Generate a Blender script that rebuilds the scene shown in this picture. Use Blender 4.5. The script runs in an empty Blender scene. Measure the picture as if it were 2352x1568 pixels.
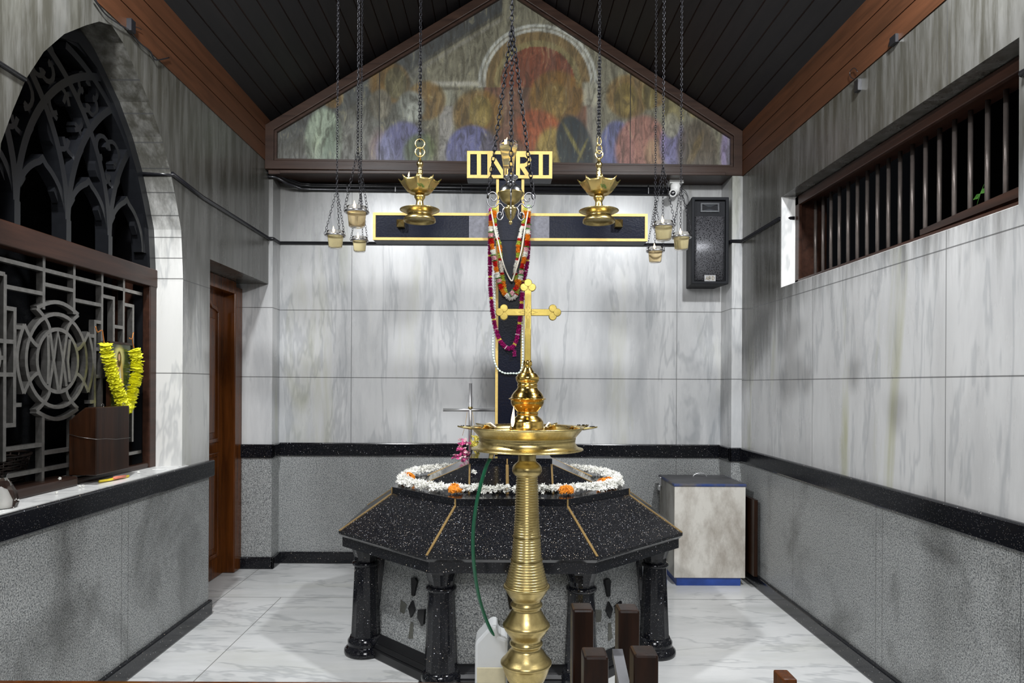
import bpy, bmesh, math, random
from mathutils import Vector, Matrix
random.seed(7)
C = bpy.context.scene.collection
S = bpy.context.scene
# ------------------------------------------------------------------ camera
F, CX, CY, ROLL, H = 1568.0, 1155.0, 882.0, 0.005, 1.5
cd = bpy.data.cameras.new('camera'); cam = bpy.data.objects.new('camera', cd); C.objects.link(cam)
cd.sensor_width = 36; cd.lens = 24
cd.shift_x = (1176-CX)/2352; cd.shift_y = (CY-784)/2352
cd.clip_start = 0.05
cam.matrix_world = Matrix.Translation((0,0,H)) @ Matrix.Rotation(math.pi/2,4,'X') @ Matrix.Rotation(ROLL,4,'Z')
S.camera = cam
# ------------------------------------------------------------------ world, lights, exposure
w = bpy.data.worlds.new('world'); S.world = w; w.use_nodes = True
w.node_tree.nodes['Background'].inputs[0].default_value = (0.55,0.6,0.7,1)
w.node_tree.nodes['Background'].inputs[1].default_value = 0.035
S.view_settings.view_transform = 'Standard'; S.view_settings.look = 'None'
S.view_settings.exposure = 0.3; S.view_settings.gamma = 1; S.view_settings.use_curve_mapping = False
def area(name, loc, target, size, power, col=(1,.98,.95), sy=None, spread=None):
    l = bpy.data.lights.new(name,'AREA'); l.energy = power; l.color = col
    if sy: l.shape='RECTANGLE'; l.size=size; l.size_y=sy
    else: l.size = size
    if spread: l.spread = spread
    o = bpy.data.objects.new(name,l); C.objects.link(o); o.location = loc
    o.rotation_euler = (Vector(target)-Vector(loc)).to_track_quat('-Z','Y').to_euler()
    return o
area('ceiling_or_fill_light', (-1.5,2.3,3.6), (-.1,4.9,1.0), .16, 62, (.95,.975,1))
area('ceiling_or_fill_light', (1.5,2.3,3.55), (.2,4.9,1.0), .16, 62, (.95,.975,1))
area('ceiling_or_fill_light', (0,-.9,3.2), (0,4.0,1.0), 1.2, 75, (.97,.98,1))  # added soft fill behind the camera, not a fixture of the room

# ------------------------------------------------------------------ helpers: placing
def P(px,py,Y):
    dx,dy = px-CX, py-CY
    x = dx+dy*ROLL; y = dy-dx*ROLL
    return Vector((x*Y/F, Y, H-y*Y/F))
def PX(px,py,X):
    dx,dy = px-CX, py-CY
    x = dx+dy*ROLL
    return P(px,py,X*F/x)
# ------------------------------------------------------------------ helpers: tagging
def tag(o,label=None,cat=None,group=None,kind=None):
    if label: o['label']=label
    if cat: o['category']=cat
    if group: o['group']=group
    if kind: o['kind']=kind
    return o
def empty(name,loc,label=None,cat=None,group=None):
    o=bpy.data.objects.new(name,None); o.location=loc; o.empty_display_size=.05; C.objects.link(o)
    return tag(o,label,cat,group)
def copy_tree(o,parent=None):
    c=o.copy(); C.objects.link(c)
    if parent: c.parent=parent
    for ch in list(o.children): copy_tree(ch,c)
    return c
# ------------------------------------------------------------------ helpers: mesh builder (world coordinates)
class MB:
    def __init__(s): s.v=[]; s.f=[]; s.m=[]; s.sm=[]
    def add(s,vs,fs,mi=0,smooth=False):
        n=len(s.v); s.v+= [Vector(a) for a in vs]
        for f in fs: s.f.append([n+i for i in f]); s.m.append(mi); s.sm.append(smooth)
        return s
    def box(s,x0,x1,y0,y1,z0,z1,mi=0):
        vs=[(x,y,z) for z in (z0,z1) for y in (y0,y1) for x in (x0,x1)]
        return s.add(vs,[(0,2,3,1),(4,5,7,6),(0,1,5,4),(2,6,7,3),(0,4,6,2),(1,3,7,5)],mi)
    def hexa(s,b,t,mi=0):   # bottom ring, top ring (same count)
        n=len(b)
        return s.add(list(b)+list(t),[list(range(n))[::-1],list(range(n,2*n))]+[(i,(i+1)%n,n+(i+1)%n,n+i) for i in range(n)],mi)
    def lathe(s,prof,c,seg=32,mi=0,smooth=True,axis=None,mod=None):
        c=Vector(c); n=len(prof); vs=[]
        q=Vector((0,0,1)).rotation_difference(Vector(axis).normalized()) if axis else None
        for r,z in prof:
            for k in range(seg):
                a=2*math.pi*k/seg; rr=max(r,1e-5)*(mod(a) if mod else 1)
                p=Vector((rr*math.cos(a),rr*math.sin(a),z))
                if q: p=q@p
                vs.append(c+p)
        fs=[(i*seg+k,i*seg+(k+1)%seg,(i+1)*seg+(k+1)%seg,(i+1)*seg+k) for i in range(n-1) for k in range(seg)]
        return s.add(vs,fs,mi,smooth)
    def cyl(s,a,b,r,seg=12,mi=0,r2=None,smooth=True):
        a=Vector(a); b=Vector(b); L=(b-a).length
        r2=r if r2 is None else r2
        return s.lathe([(0,0),(r,0),(r2,L),(0,L)],a,seg,mi,smooth,axis=(b-a))
    def tube(s,pts,r,seg=8,mi=0,closed=False,smooth=True,flat=1.0):
        pts=[Vector(p) for p in pts]; n=len(pts); vs=[]
        up=Vector((0,0,1)); prev=None
        for i,p in enumerate(pts):
            if closed: t=pts[(i+1)%n]-pts[i-1]
            else: t=pts[min(i+1,n-1)]-pts[max(i-1,0)]
            t.normalize()
            if prev is None:
                a=t.orthogonal().normalized()
            else:
                a=prev-t*prev.dot(t)
                a=a.normalized() if a.length>1e-6 else t.orthogonal().normalized()
            prev=a; b=t.cross(a)
            rr=r[i] if isinstance(r,(list,tuple)) else r
            for k in range(seg):
                an=2*math.pi*k/seg; vs.append(p+a*rr*math.cos(an)+b*rr*math.sin(an)*flat)
        m=n if closed else n-1
        fs=[(i*seg+k,i*seg+(k+1)%seg,((i+1)%n)*seg+(k+1)%seg,((i+1)%n)*seg+k) for i in range(m) for k in range(seg)]
        if not closed: fs+= [tuple(range(seg))[::-1],tuple(range((n-1)*seg,n*seg))]
        return s.add(vs,fs,mi,smooth)
    def strip(s,pts2,wd,x0,x1,fn,closed=False,mi=0):
        """bar of width wd along a 2D polyline, extruded from depth x0 to x1; fn(depth,s,t)->point"""
        j=random.uniform(.0001,.0012); x0,x1=(x0-j,x1+j) if x1>x0 else (x0+j,x1-j)
        n=len(pts2); P2=[Vector(p) for p in pts2]; L=[];R=[]
        for i,p in enumerate(P2):
            if closed: d0=(p-P2[i-1]); d1=(P2[(i+1)%n]-p)
            else:
                d0=(p-P2[i-1]) if i>0 else (P2[1]-p); d1=(P2[i+1]-p) if i<n-1 else (p-P2[i-1])
            d0=d0.normalized(); d1=d1.normalized()
            n0=Vector((-d0.y,d0.x)); n1=Vector((-d1.y,d1.x)); m=(n0+n1)
            m=m.normalized() if m.length>1e-6 else n0
            k=1/max(.5,m.dot(n0))
            L.append(p+m*k*wd/2); R.append(p-m*k*wd/2)
        vs=[]
        for a,b in zip(L,R): vs+= [fn(x0,*a),fn(x0,*b),fn(x1,*b),fn(x1,*a)]
        m_=n if closed else n-1
        fs=[(i*4+j,i*4+(j+1)%4,((i+1)%n)*4+(j+1)%4,((i+1)%n)*4+j) for i in range(m_) for j in range(4)]
        if not closed: fs+= [(0,1,2,3),((n-1)*4+3,(n-1)*4+2,(n-1)*4+1,(n-1)*4)]
        return s.add(vs,fs,mi)
    def chain(s,a,b,L=.02,w_=.012,r=.0016,mi=0):
        a=Vector(a); b=Vector(b); D=(b-a); n=max(1,round(D.length/(L*.78))); t=D.normalized()
        u=t.orthogonal().normalized(); v=t.cross(u)
        ang=random.random()*3
        for i in range(n):
            c=a+D*((i+.5)/n); an=ang+(math.pi/2)*(i%2)+random.uniform(-.2,.2)
            e=u*math.cos(an)+v*math.sin(an)
            pts=[c+t*(math.sin(k*math.pi/4)*L/2)+e*(math.cos(k*math.pi/4)*w_/2*(1 if k%4 else 1)) for k in range(8)]
            s.tube(pts,r,4,mi,closed=True)
        return s
    def build(s,name,mats,parent=None,bevel=0,fixn=True):
        me=bpy.data.meshes.new(name); org=Vector((0,0,0))
        off=parent.matrix_world.translation if parent and False else None
        me.from_pydata([tuple(v) for v in s.v],[],s.f)
        if not isinstance(mats,(list,tuple)): mats=[mats]
        for m in mats: me.materials.append(m)
        for p,mi,sm in zip(me.polygons,s.m,s.sm): p.material_index=mi; p.use_smooth=sm
        if fixn:
            bm=bmesh.new(); bm.from_mesh(me); bmesh.ops.recalc_face_normals(bm,faces=bm.faces); bm.to_mesh(me); bm.free()
        o=bpy.data.objects.new(name,me); C.objects.link(o)
        if parent:
            o.parent=parent
            # parents are placed by translation only: shift the mesh into their local frame
            q=parent; t=Vector((0,0,0))
            while q: t+=q.location; q=q.parent
            me.transform(Matrix.Translation(-t))
        if bevel:
            b=o.modifiers.new('bevel','BEVEL'); b.width=bevel; b.segments=2; b.limit_method='ANGLE'
        if any(s.sm):
            pass
        return o
def struct(name,mb,mats,parent=None,bevel=0):
    o=mb.build(name,mats,parent,bevel)
    if not parent: o['kind']='structure'
    return o
# ------------------------------------------------------------------ helpers: materials
class NT:
    def __init__(s,name):
        s.m=bpy.data.materials.new(name); s.m.use_nodes=True; s.t=s.m.node_tree; s.n=s.t.nodes; s.l=s.t.links
        s.b=s.n['Principled BSDF']
    def new(s,ty,**k):
        n=s.n.new(ty)
        for a,b in k.items(): setattr(n,a,b)
        return n
    def put(s,sock,v):
        if isinstance(v,bpy.types.NodeSocket): s.l.new(v,sock)
        elif isinstance(v,(tuple,list)): sock.default_value = tuple(v)+((1,) if len(v)==3 and sock.type=='RGBA' else ())
        else: sock.default_value=v
    def math(s,op,a,b=0.0,c=0.0,clamp=False):
        n=s.new('ShaderNodeMath',operation=op,use_clamp=clamp)
        s.put(n.inputs[0],a); s.put(n.inputs[1],b); s.put(n.inputs[2],c); return n.outputs[0]
    def pos(s):
        if not hasattr(s,'_p'): s._p=s.new('ShaderNodeNewGeometry').outputs['Position']
        return s._p
    def obj(s):
        if not hasattr(s,'_o'): s._o=s.new('ShaderNodeTexCoord').outputs['Object']
        return s._o
    def xyz(s):
        if not hasattr(s,'_x'):
            n=s.new('ShaderNodeSeparateXYZ'); s.l.new(s.pos(),n.inputs[0]); s._x=n.outputs
        return s._x
    def map(s,v,scale=(1,1,1),rot=(0,0,0),loc=(0,0,0)):
        n=s.new('ShaderNodeMapping'); s.l.new(v,n.inputs[0]); n.inputs['Scale'].default_value=scale
        n.inputs['Rotation'].default_value=rot; n.inputs['Location'].default_value=loc; return n.outputs[0]
    def noise(s,v,scale,detail=4,rough=.6,dist=0.0):
        n=s.new('ShaderNodeTexNoise'); s.l.new(v,n.inputs['Vector']); n.inputs['Scale'].default_value=scale
        n.inputs['Detail'].default_value=detail; n.inputs['Roughness'].default_value=rough; n.inputs['Distortion'].default_value=dist
        return n.outputs['Fac']
    def vor(s,v,scale,feature='F1'):
        n=s.new('ShaderNodeTexVoronoi',feature=feature); s.l.new(v,n.inputs['Vector']); n.inputs['Scale'].default_value=scale
        return n.outputs
    def ramp(s,f,stops):
        n=s.new('ShaderNodeValToRGB'); s.l.new(f,n.inputs[0]); e=n.color_ramp.elements
        while len(e)<len(stops): e.new(.5)
        for el,(p,c) in zip(e,stops):
            el.position=p; el.color=(c,c,c,1) if isinstance(c,(int,float)) else tuple(c)+(1,)
        return n.outputs[0]
    def mix(s,f,a,b,mode='MIX'):
        n=s.new('ShaderNodeMix',data_type='RGBA',blend_type=mode)
        s.put(n.inputs[0],f); s.put(n.inputs[6],a); s.put(n.inputs[7],b); return n.outputs[2]
    def mr(s,v,a,b,c=0.0,d=1.0,smooth=True):
        n=s.new('ShaderNodeMapRange'); n.interpolation_type='SMOOTHSTEP' if smooth else 'LINEAR'
        s.put(n.inputs[0],v); n.inputs[1].default_value=a; n.inputs[2].default_value=b; n.inputs[3].default_value=c; n.inputs[4].default_value=d
        return n.outputs[0]
    def line(s,coord,v0,w=.0025):
        d=s.math('ABSOLUTE',s.math('SUBTRACT',coord,v0)); return s.math('LESS_THAN',d,w)
    def bump(s,h,dist=.002,strength=1.0):
        n=s.new('ShaderNodeBump'); s.l.new(h,n.inputs['Height']); n.inputs['Distance'].default_value=dist; n.inputs['Strength'].default_value=strength
        s.l.new(n.outputs[0],s.b.inputs['Normal'])
    def out(s,col=None,rough=None,metal=None,spec=None,**k):
        if col is not None: s.put(s.b.inputs['Base Color'],col)
        if rough is not None: s.put(s.b.inputs['Roughness'],rough)
        if metal is not None: s.put(s.b.inputs['Metallic'],metal)
        if spec is not None: s.put(s.b.inputs['Specular IOR Level'],spec)
        for a,b in k.items(): s.put(s.b.inputs[a.replace('_',' ')],b)
        return s.m
def plain(name,col,rough=.5,metal=0,var=.15,scale=30,bump=0,spec=None,**k):
    t=NT(name); n=t.noise(t.obj(),scale,4)
    c=t.mix(n,[x*(1-var) for x in col],[min(1,x*(1+var)) for x in col])
    if bump: t.bump(n,bump)
    return t.out(c,rough,metal,spec,**k)
def emit(name,col,st):
    t=NT(name); t.put(t.b.inputs['Emission Color'],col); t.b.inputs['Emission Strength'].default_value=st
    return t.out(col,.5)
def union(t,masks):
    m=masks[0]
    for x in masks[1:]: m=t.math('MAXIMUM',m,x)
    return m
def marble(name,axis,hz=(),vt=(),soot=(9,10),base=(.6,.6,.59),dark=(.30,.31,.31),yellow=.5,sootcol=(.038,.036,.028),seed=0,rough=.22):
    t=NT(name); p=t.pos(); x=t.xyz(); a=x[axis]; z=x[2]
    rot=(0,.38,0) if axis==0 else (-.3,0,0)
    sc=(3.2,3.2,.62)
    if name=='floor_marble': sc=(1,3.4,1); rot=(0,0,.35)
    st=t.map(p,sc,rot,(seed,seed*1.7,seed))
    n1=t.noise(st,1.1,7,.62,.3); n2=t.noise(t.map(p,tuple(s_*2.4 for s_ in sc),rot,(seed+5,3,1)),1.2,6,.7,.3)
    big=t.noise(t.map(p,(1,1,1),(0,0,0),(seed,2,3)),.9,3)
    f=t.ramp(n1,[(.30,0),(.56,1)])
    c=t.mix(f,dark,base)
    f2=t.ramp(n2,[(.33,0),(.47,1)])
    c=t.mix(t.math('MULTIPLY',t.math('SUBTRACT',1,f2),.22),c,dark)
    c=t.mix(t.ramp(big,[(.35,.3),(.6,0)]),c,dark)
    # dark thin veins
    vn=t.math('ABSOLUTE',t.math('SUBTRACT',t.noise(t.map(p,tuple(s_*.42 for s_ in sc),rot,(seed+9,1,1)),1.6,5,.66,.35),.5))
    c=t.mix(t.math('MULTIPLY',t.mr(vn,.0,.03,1,0),.3),c,(.2,.22,.24))
    yn=t.noise(t.map(p,(sc[0],sc[1],sc[2]*.8),rot,(seed+20,4,1)),.8,5,.6,.6)
    c=t.mix(t.math('MULTIPLY',t.ramp(yn,[(.56,0),(.70,1)]),yellow),c,(.36,.36,.15))
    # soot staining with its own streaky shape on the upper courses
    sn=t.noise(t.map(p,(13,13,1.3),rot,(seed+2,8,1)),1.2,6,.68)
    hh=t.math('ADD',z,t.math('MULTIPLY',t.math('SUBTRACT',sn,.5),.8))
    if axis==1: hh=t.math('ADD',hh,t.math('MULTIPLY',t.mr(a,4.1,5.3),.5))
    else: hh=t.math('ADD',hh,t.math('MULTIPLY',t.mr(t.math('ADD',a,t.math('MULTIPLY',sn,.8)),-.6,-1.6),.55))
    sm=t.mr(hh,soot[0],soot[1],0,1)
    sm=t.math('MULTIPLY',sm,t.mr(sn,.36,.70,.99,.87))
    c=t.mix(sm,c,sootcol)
    masks=[t.line(z,h_,.003) for h_ in hz]+[t.line(a,v_,.0022) for v_ in vt]
    if masks:
        m=union(t,masks); c=t.mix(t.math('MULTIPLY',m,.75),c,(.05,.05,.05)); 
        t.bump(t.math('SUBTRACT',1,m),.003,.6)
    return t.out(c,t.mr(n1,.2,.8,rough,rough+.12),0,.45)
def granite(name,axis=1,vt=(),stain=.5):
    t=NT(name); p=t.pos(); x=t.xyz()
    n=t.noise(p,160,3,.7); g=t.vor(p,210)
    c=t.ramp(n,[(.36,(.045,.05,.055)),(.5,(.23,.24,.24)),(.62,(.55,.56,.55))])
    gm=t.new('ShaderNodeSeparateColor'); t.l.new(g['Color'],gm.inputs[0])
    c=t.mix(t.math('MULTIPLY',t.math('GREATER_THAN',gm.outputs[0],.7),.4),c,(.5,.5,.48))
    bn=t.noise(t.map(p,(1,1,.8),(0,0,0),(3,1,2)),2.2,4,.65,.5)
    c=t.mix(t.math('MULTIPLY',t.ramp(bn,[(.5,0),(.68,1)]),stain),c,(.035,.036,.032))
    if vt:
        m=union(t,[t.line(x[axis],v_,.002) for v_ in vt]); c=t.mix(t.math('MULTIPLY',m,.7),c,(.03,.03,.03))
    return t.out(c,.42,0,.4)
def galaxy(name,base=(.006,.0065,.009),thr=.955,rough=.12,scale=170):
    t=NT(name); p=t.obj(); v=t.vor(p,scale)
    s_=t.new('ShaderNodeSeparateColor'); t.l.new(v['Color'],s_.inputs[0])
    m=t.math('MULTIPLY',t.math('GREATER_THAN',s_.outputs[0],thr),t.math('LESS_THAN',v['Distance'],.38))
    v2=t.vor(p,scale*2.3); s2=t.new('ShaderNodeSeparateColor'); t.l.new(v2['Color'],s2.inputs[0])
    m2=t.math('MULTIPLY',t.math('GREATER_THAN',s2.outputs[0],thr-.02),.12)
    c=t.mix(t.math('MAXIMUM',m,m2),base,t.mix(s_.outputs[1],(.75,.6,.42),(.7,.75,.85)))
    return t.out(c,t.mr(t.noise(p,6,3),.3,.7,rough*.95,rough*1.08),0,.4)
def wood(name,c0,c1,axis='Z',rough=.35,scale=1.0):
    t=NT(name); sc={'Z':(22,22,1.6),'X':(1.6,22,22),'Y':(22,1.6,22)}[axis]
    n=t.noise(t.map(t.obj(),tuple(a*scale for a in sc)),1.0,6,.65,.6)
    c=t.mix(t.ramp(n,[(.3,0),(.7,1)]),c0,c1)
    t.bump(n,.0006)
    return t.out(c,rough,0,.28)
def brass(name,col=(.62,.44,.13),rough=.2,tarn=(.16,.11,.03),amt=.6):
    t=NT(name); n=t.noise(t.obj(),9,6,.7,.5); n2=t.noise(t.obj(),60,3)
    c=t.mix(t.math('MULTIPLY',t.ramp(n,[(.42,0),(.7,1)]),amt),col,tarn)
    t.bump(n2,.0003)
    return t.out(c,t.mr(n,.3,.7,rough,rough+.16),1.0)
M={}
RJ=(2.09,1.54)
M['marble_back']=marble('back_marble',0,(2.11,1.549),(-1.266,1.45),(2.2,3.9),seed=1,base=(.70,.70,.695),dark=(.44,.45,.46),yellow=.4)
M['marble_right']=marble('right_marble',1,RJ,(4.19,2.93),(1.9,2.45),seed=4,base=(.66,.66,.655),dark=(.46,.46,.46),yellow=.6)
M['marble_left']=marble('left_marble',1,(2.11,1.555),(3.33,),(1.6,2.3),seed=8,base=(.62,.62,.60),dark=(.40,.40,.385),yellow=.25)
M['marble_reveal']=marble('reveal_marble',1,[2.115,1.555,2.235,2.355,2.475,2.595,2.715,2.835,2.955,3.075],(),(2.15,2.75),seed=12,base=(.78,.77,.74),dark=(.62,.62,.59),yellow=.1)
M['marble_reveal2']=plain('dim_plaster',(.2,.2,.19),.7,0,.1,2)
M['sill']=marble('sill_marble',1,(),(),seed=3,base=(.85,.85,.83),dark=(.78,.78,.76),yellow=.05)
def floor_mat():
    m=marble('floor_marble',0,(),(),seed=6,base=(.86,.86,.85),dark=(.68,.69,.68),yellow=.12,rough=.14)
    return m
M['floor']=floor_mat()
M['granite']=granite('grey_granite',1,(4.46,3.47,2.5,3.41))
M['granite_back']=granite('grey_granite_back',0,(1.45,),.15)
M['granite_ped']=granite('pedestal_granite',0,(),.25)
M['black']=galaxy('black_granite',thr=.985,rough=.14)
M['black2']=galaxy('black_granite_slope',thr=.94,rough=.28,scale=240)
M['black3']=galaxy('black_granite_polish',thr=.99,rough=.13)
M['blackplain']=plain('black_stone_or_dark',(.006,.006,.007),.18,0,.2)
M['strip']=plain('brass_inlay',(.5,.33,.13),.35,.6,.1)
M['timber']=wood('brown_timber',(.045,.018,.008),(.085,.032,.014),'Y',.5)
M['frame']=wood('brown_frame_wood',(.018,.009,.006),(.045,.024,.016),'X',.35)
M['framez']=wood('window_frame_wood',(.02,.009,.006),(.05,.021,.013),'Y',.35)
M['plank']=wood('dark_ceiling_planks',(.006,.0055,.006),(.012,.010,.010),'Y',.5)
M['gap']=wood('reddish_plank_joint',(.02,.008,.005),(.035,.014,.008),'Y',.6)
M['doorw']=wood('varnished_door_wood',(.05,.014,.003),(.15,.045,.009),'Z',.2)
M['darkwood']=wood('dark_stained_wood',(.005,.0022,.0012),(.03,.0105,.004),'Z',.35)
M['darkwoodx']=wood('dark_stained_beam',(.010,.006,.005),(.035,.016,.010),'Y',.3)
M['tracery']=plain('black_painted_tracery',(.007,.0075,.009),.3,0,.3)
M['iron']=plain('worn_grey_iron',(.24,.23,.215),.3,.85,.5,30,.0015)
M['bar']=plain('dark_steel_bar',(.20,.17,.155),.35,.5,.3,30)
M['chain']=plain('dark_chain_steel',(.022,.022,.026),.45,.7,.3,50)
M['steel']=plain('stainless_steel',(.8,.8,.81),.3,.85,.04)
M['chrome']=plain('silver_plated_metal',(.55,.55,.57),.2,1,.15)
M['chromed']=plain('tarnished_silver',(.33,.33,.35),.28,1,.3)
M['brass']=brass('polished_brass',(.78,.62,.27),.2,(.35,.26,.09),.5)
M['brassd']=brass('aged_brass',(.56,.44,.19),.24,(.24,.18,.07),.75)
M['brassflat']=brass('flat_brass_plate',(.42,.32,.085),.36,(.27,.2,.055),.6)
M['amber']=brass('oiled_brass_urn',(.72,.50,.14),.1,(.45,.24,.05),.6)
M['gold']=plain('gold_paint',(.60,.42,.12),.5,0,.2,60,.001)
M['crossblack']=plain('black_glossy_paint',(.005,.0065,.014),.3,0,.4,90,.001,spec=.12)
M['chromeworn']=plain('worn_grey_paint',(.10,.10,.12),.4,0,.8,50,.001)
M['flame']=emit('oil_flame',(1,.55,.22),14)
M['flamecore']=emit('oil_flame_core',(1,.74,.42),2.8)
def glass(name,col,rough=.06,tr=1.0):
    t=NT(name); return t.out(col,rough,0,.5,Transmission_Weight=tr,IOR=1.15)
M['glass']=glass('clear_glass',(1,.98,.95))
M['oil']=NT('yellow_lamp_oil').out((1,.90,.55),.05,0,.3,Transmission_Weight=.75,IOR=1.04)
M['oilhot']=NT('warm_lamp_oil').out((1,.84,.52),.05,0,.3,Transmission_Weight=.75,IOR=1.04)
M['white']=plain('white_plastic',(.7,.7,.68),.4)
M['lens']=plain('black_lens',(.01,.01,.012),.1)
M['blackplastic']=plain('black_speaker_cabinet',(.012,.013,.016),.65,0,.2,120,.001,spec=.3)
M['speakerbk']=plain('black_speaker_recess',(.012,.012,.014),.5)
M['pvc']=plain('black_conduit',(.01,.01,.012),.25)
M['green']=plain('green_hose',(.006,.10,.045),.3)
M['jug']=NT('milky_plastic').out((.85,.87,.88),.35,0,.5,Transmission_Weight=.35)
M['jugoil']=plain('pale_oil',(.62,.56,.38),.3)
M['blue']=plain('blue_paint',(.02,.06,.28),.45,0,.5,14)
def cab(name,c0,c1,sc):
    t=NT(name); n=t.noise(t.map(t.obj(),(1,1,.5)),sc,6,.7); n2=t.noise(t.obj(),40,5,.7)
    c=t.mix(t.ramp(n,[(.42,0),(.62,1)]),c0,c1); c=t.mix(t.ramp(n2,[(.68,0),(.74,.8)]),c,(.12,.07,.04))
    return t.out(c,.5,0,.4)
M['cabwhite']=cab('worn_cream_paint',(.66,.63,.57),(.40,.36,.31),4)
M['cabside']=cab('worn_grey_side',(.38,.37,.34),(.2,.18,.15),5)
M['cablid']=cab('worn_blue_lid',(.03,.06,.2),(.12,.11,.10),7)
M['petalw']=plain('white_jasmine',(.95,.94,.88),.6,0,.05,80)
M['marigold']=plain('orange_marigold',(.85,.26,.01),.7,0,.25,120)
M['yellow']=plain('yellow_plastic_flower',(.82,.80,.03),.5,0,.15,60)
M['pink']=plain('pink_flower',(.75,.10,.30),.6,0,.5,60)
M['pinkw']=plain('pale_pink_flower',(.85,.55,.58),.6,0,.2,60)
M['cream']=plain('cream_yellow_flower',(.85,.72,.15),.6,0,.2,60)
M['magenta']=plain('magenta_petals',(.38,.01,.16),.6,0,.3,90)
M['red']=plain('red_petals',(.62,.02,.02),.6,0,.3,90)
M['orange']=plain('orange_petals',(.85,.33,.03),.6,0,.25,90)
M['leafg']=plain('green_leaf',(.12,.36,.06),.5,0,.3,60)
M['lime']=plain('lime_flower',(.55,.62,.12),.6,0,.3,90)
M['pearl']=plain('cream_beads',(.80,.76,.64),.3)
M['paleg']=plain('pale_green_beads',(.70,.80,.72),.25)
M['thread']=plain('gold_thread',(.6,.36,.08),.5)
M['ribbon']=plain('copper_ribbon',(.55,.2,.05),.3,.6)
M['slate']=None
t=NT('rough_black_slate'); n=t.noise(t.map(t.pos(),(1,1.3,2.2),(.5,0,0)),7,8,.72,.8); t.bump(n,.05,1)
m=union(t,[t.line(t.xyz()[2],z,.006) for z in (1.35,1.8,2.25,2.7)]+[t.line(t.xyz()[1],y,.006) for y in (3.1,4.0)])
M['slate']=t.out(t.mix(m,(.014,.015,.018),(.002,.002,.002)),.32,0,.6)

# ------------------------------------------------------------------ structure
XW=1.9
def fl():
    mb=MB().box(-3.4,XW+.3,-2,6.0,-.1,0)
    o=struct('floor',mb,M['floor'])
    # joints
    j=MB(); th=.0015
    j.box(-2.4,1.9,4.777,4.781,-.001,th); j.box(-1.547,-1.543,-1,4.778,-.001,th); j.box(-1.962,-1.958,3,5.5,-.001,th)
    j.box(1.9,1.9001,0,0.1,-.001,th)
    struct('trim_1',j,plain('grey_grout',(.28,.28,.27),.6))
fl()
# back wall and its pilasters
b=MB(); b.box(-2.3,XW+.3,5.70,5.95,.9,4.9,0); b.box(-2.3,XW+.3,5.70,5.95,0,.9,1)
struct('wall_back',b,[M['marble_back'],M['granite_back']])
b=MB()
for (x0,x1,y0,z1) in ((-2.30,-1.866,5.52,3.2),(1.818,2.05,5.43,3.2)):
    b=MB(); b.box(x0,x1,y0,5.72,.9,z1,0); b.box(x0,x1,y0,5.72,0,.9,1)
    struct('wall_pilaster',b,[M['marble_back'],M['granite_back']])
# left wall with pointed arch and door opening
XL=-XW
arch=[(.75,1.0),(.75,2.1),(.742,2.2),(.722,2.4),(.66,2.55),(.59,2.70),(.485,2.86),(.355,3.0),(.20,3.12),(.10,3.19),(0,3.225)]
YC=3.30
def archpts():
    r=[(YC+w_,z) for w_,z in arch]; l=[(YC-w_,z) for w_,z in arch[:-1]][::-1]
    return r+l
ap=archpts()
b=MB(); yr0,yr1=YC-.75,YC+.75; ye=4.42; ZT=3.26; bk=-2.35
fy=lambda x,y,z:(x,y,z)
b.box(bk,XL,-2,yr0,.9,ZT,0); b.box(bk,XL,-2,ye,0,.9,1); b.box(bk,XL,yr1,ye,.9,ZT,0)
b.box(bk,XL,yr0,yr1,.9,.985,0)
b.box(bk,XL,ye,5.6,2.30,ZT,0)
b.box(bk,XL,-2,5.6,ZT,ZT+.01,0)
# piece over the arch: strips
def az(y):
    d=abs(y-YC)
    for i in range(1,len(arch)-1):
        w0,z0=arch[i]; w1,z1=arch[i+1]
        if w1<=d<=w0: return z0+(z1-z0)*(w0-d)/max(1e-6,(w0-w1))
    return arch[1][1]
ys=sorted(set([YC+s_*w_ for w_,z in arch[1:] for s_ in (-1,1)]+[YC+.75*k/24*s_ for k in range(25) for s_ in (-1,1)]))
for y0,y1 in zip(ys[:-1],ys[1:]):
    if y1-y0<1e-4: continue
    za,zb=az(y0+1e-6),az(y1-1e-6)
    b.add([(XL,y0,za),(XL,y1,zb),(XL,y1,ZT),(XL,y0,ZT)],[(0,1,2,3)],0)
    b.add([(XL,y0,za),(XL,y1,zb),(-2.09,y1,zb),(-2.09,y0,za)],[(0,1,2,3)],2)
    b.add([(-2.09,y0,za),(-2.09,y1,zb),(bk,y1,zb),(bk,y0,za)],[(0,1,2,3)],3)  # reveal behind the frame coloured black for its shade, jambs below too
for y in (yr0,yr1):
    e_=.003 if y==yr0 else -.003; b.add([(XL+.0005,y+e_,1),(XL+.0005,y+e_,2.1),(-2.09,y+e_,2.1),(-2.09,y+e_,1)],[(0,1,2,3)],2)
    b.add([(-2.09,y+e_,1),(-2.09,y+e_,2.1),(bk,y+e_,2.1),(bk,y+e_,1)],[(0,1,2,3)],3)
# light bevel following the arch edge
struct('wall_left',b,[M['marble_left'],M['granite'],M['marble_reveal'],M['blackplain']])
# right wall with slot window
b=MB(); XR=XW
b.box(XR,XR+.3,-2,5.75,0,.9,1); b.box(XR,XR+.3,-2,5.75,.9,2.17,0); b.box(XR,XR+.3,-2,5.75,2.79,3.16,0)
b.box(XR,XR+.3,-2,2.52,2.17,2.79,0); b.box(XR,XR+.3,4.68,5.75,2.17,2.79,0)
struct('wall_right',b,[M['marble_right'],M['granite']])
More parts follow.
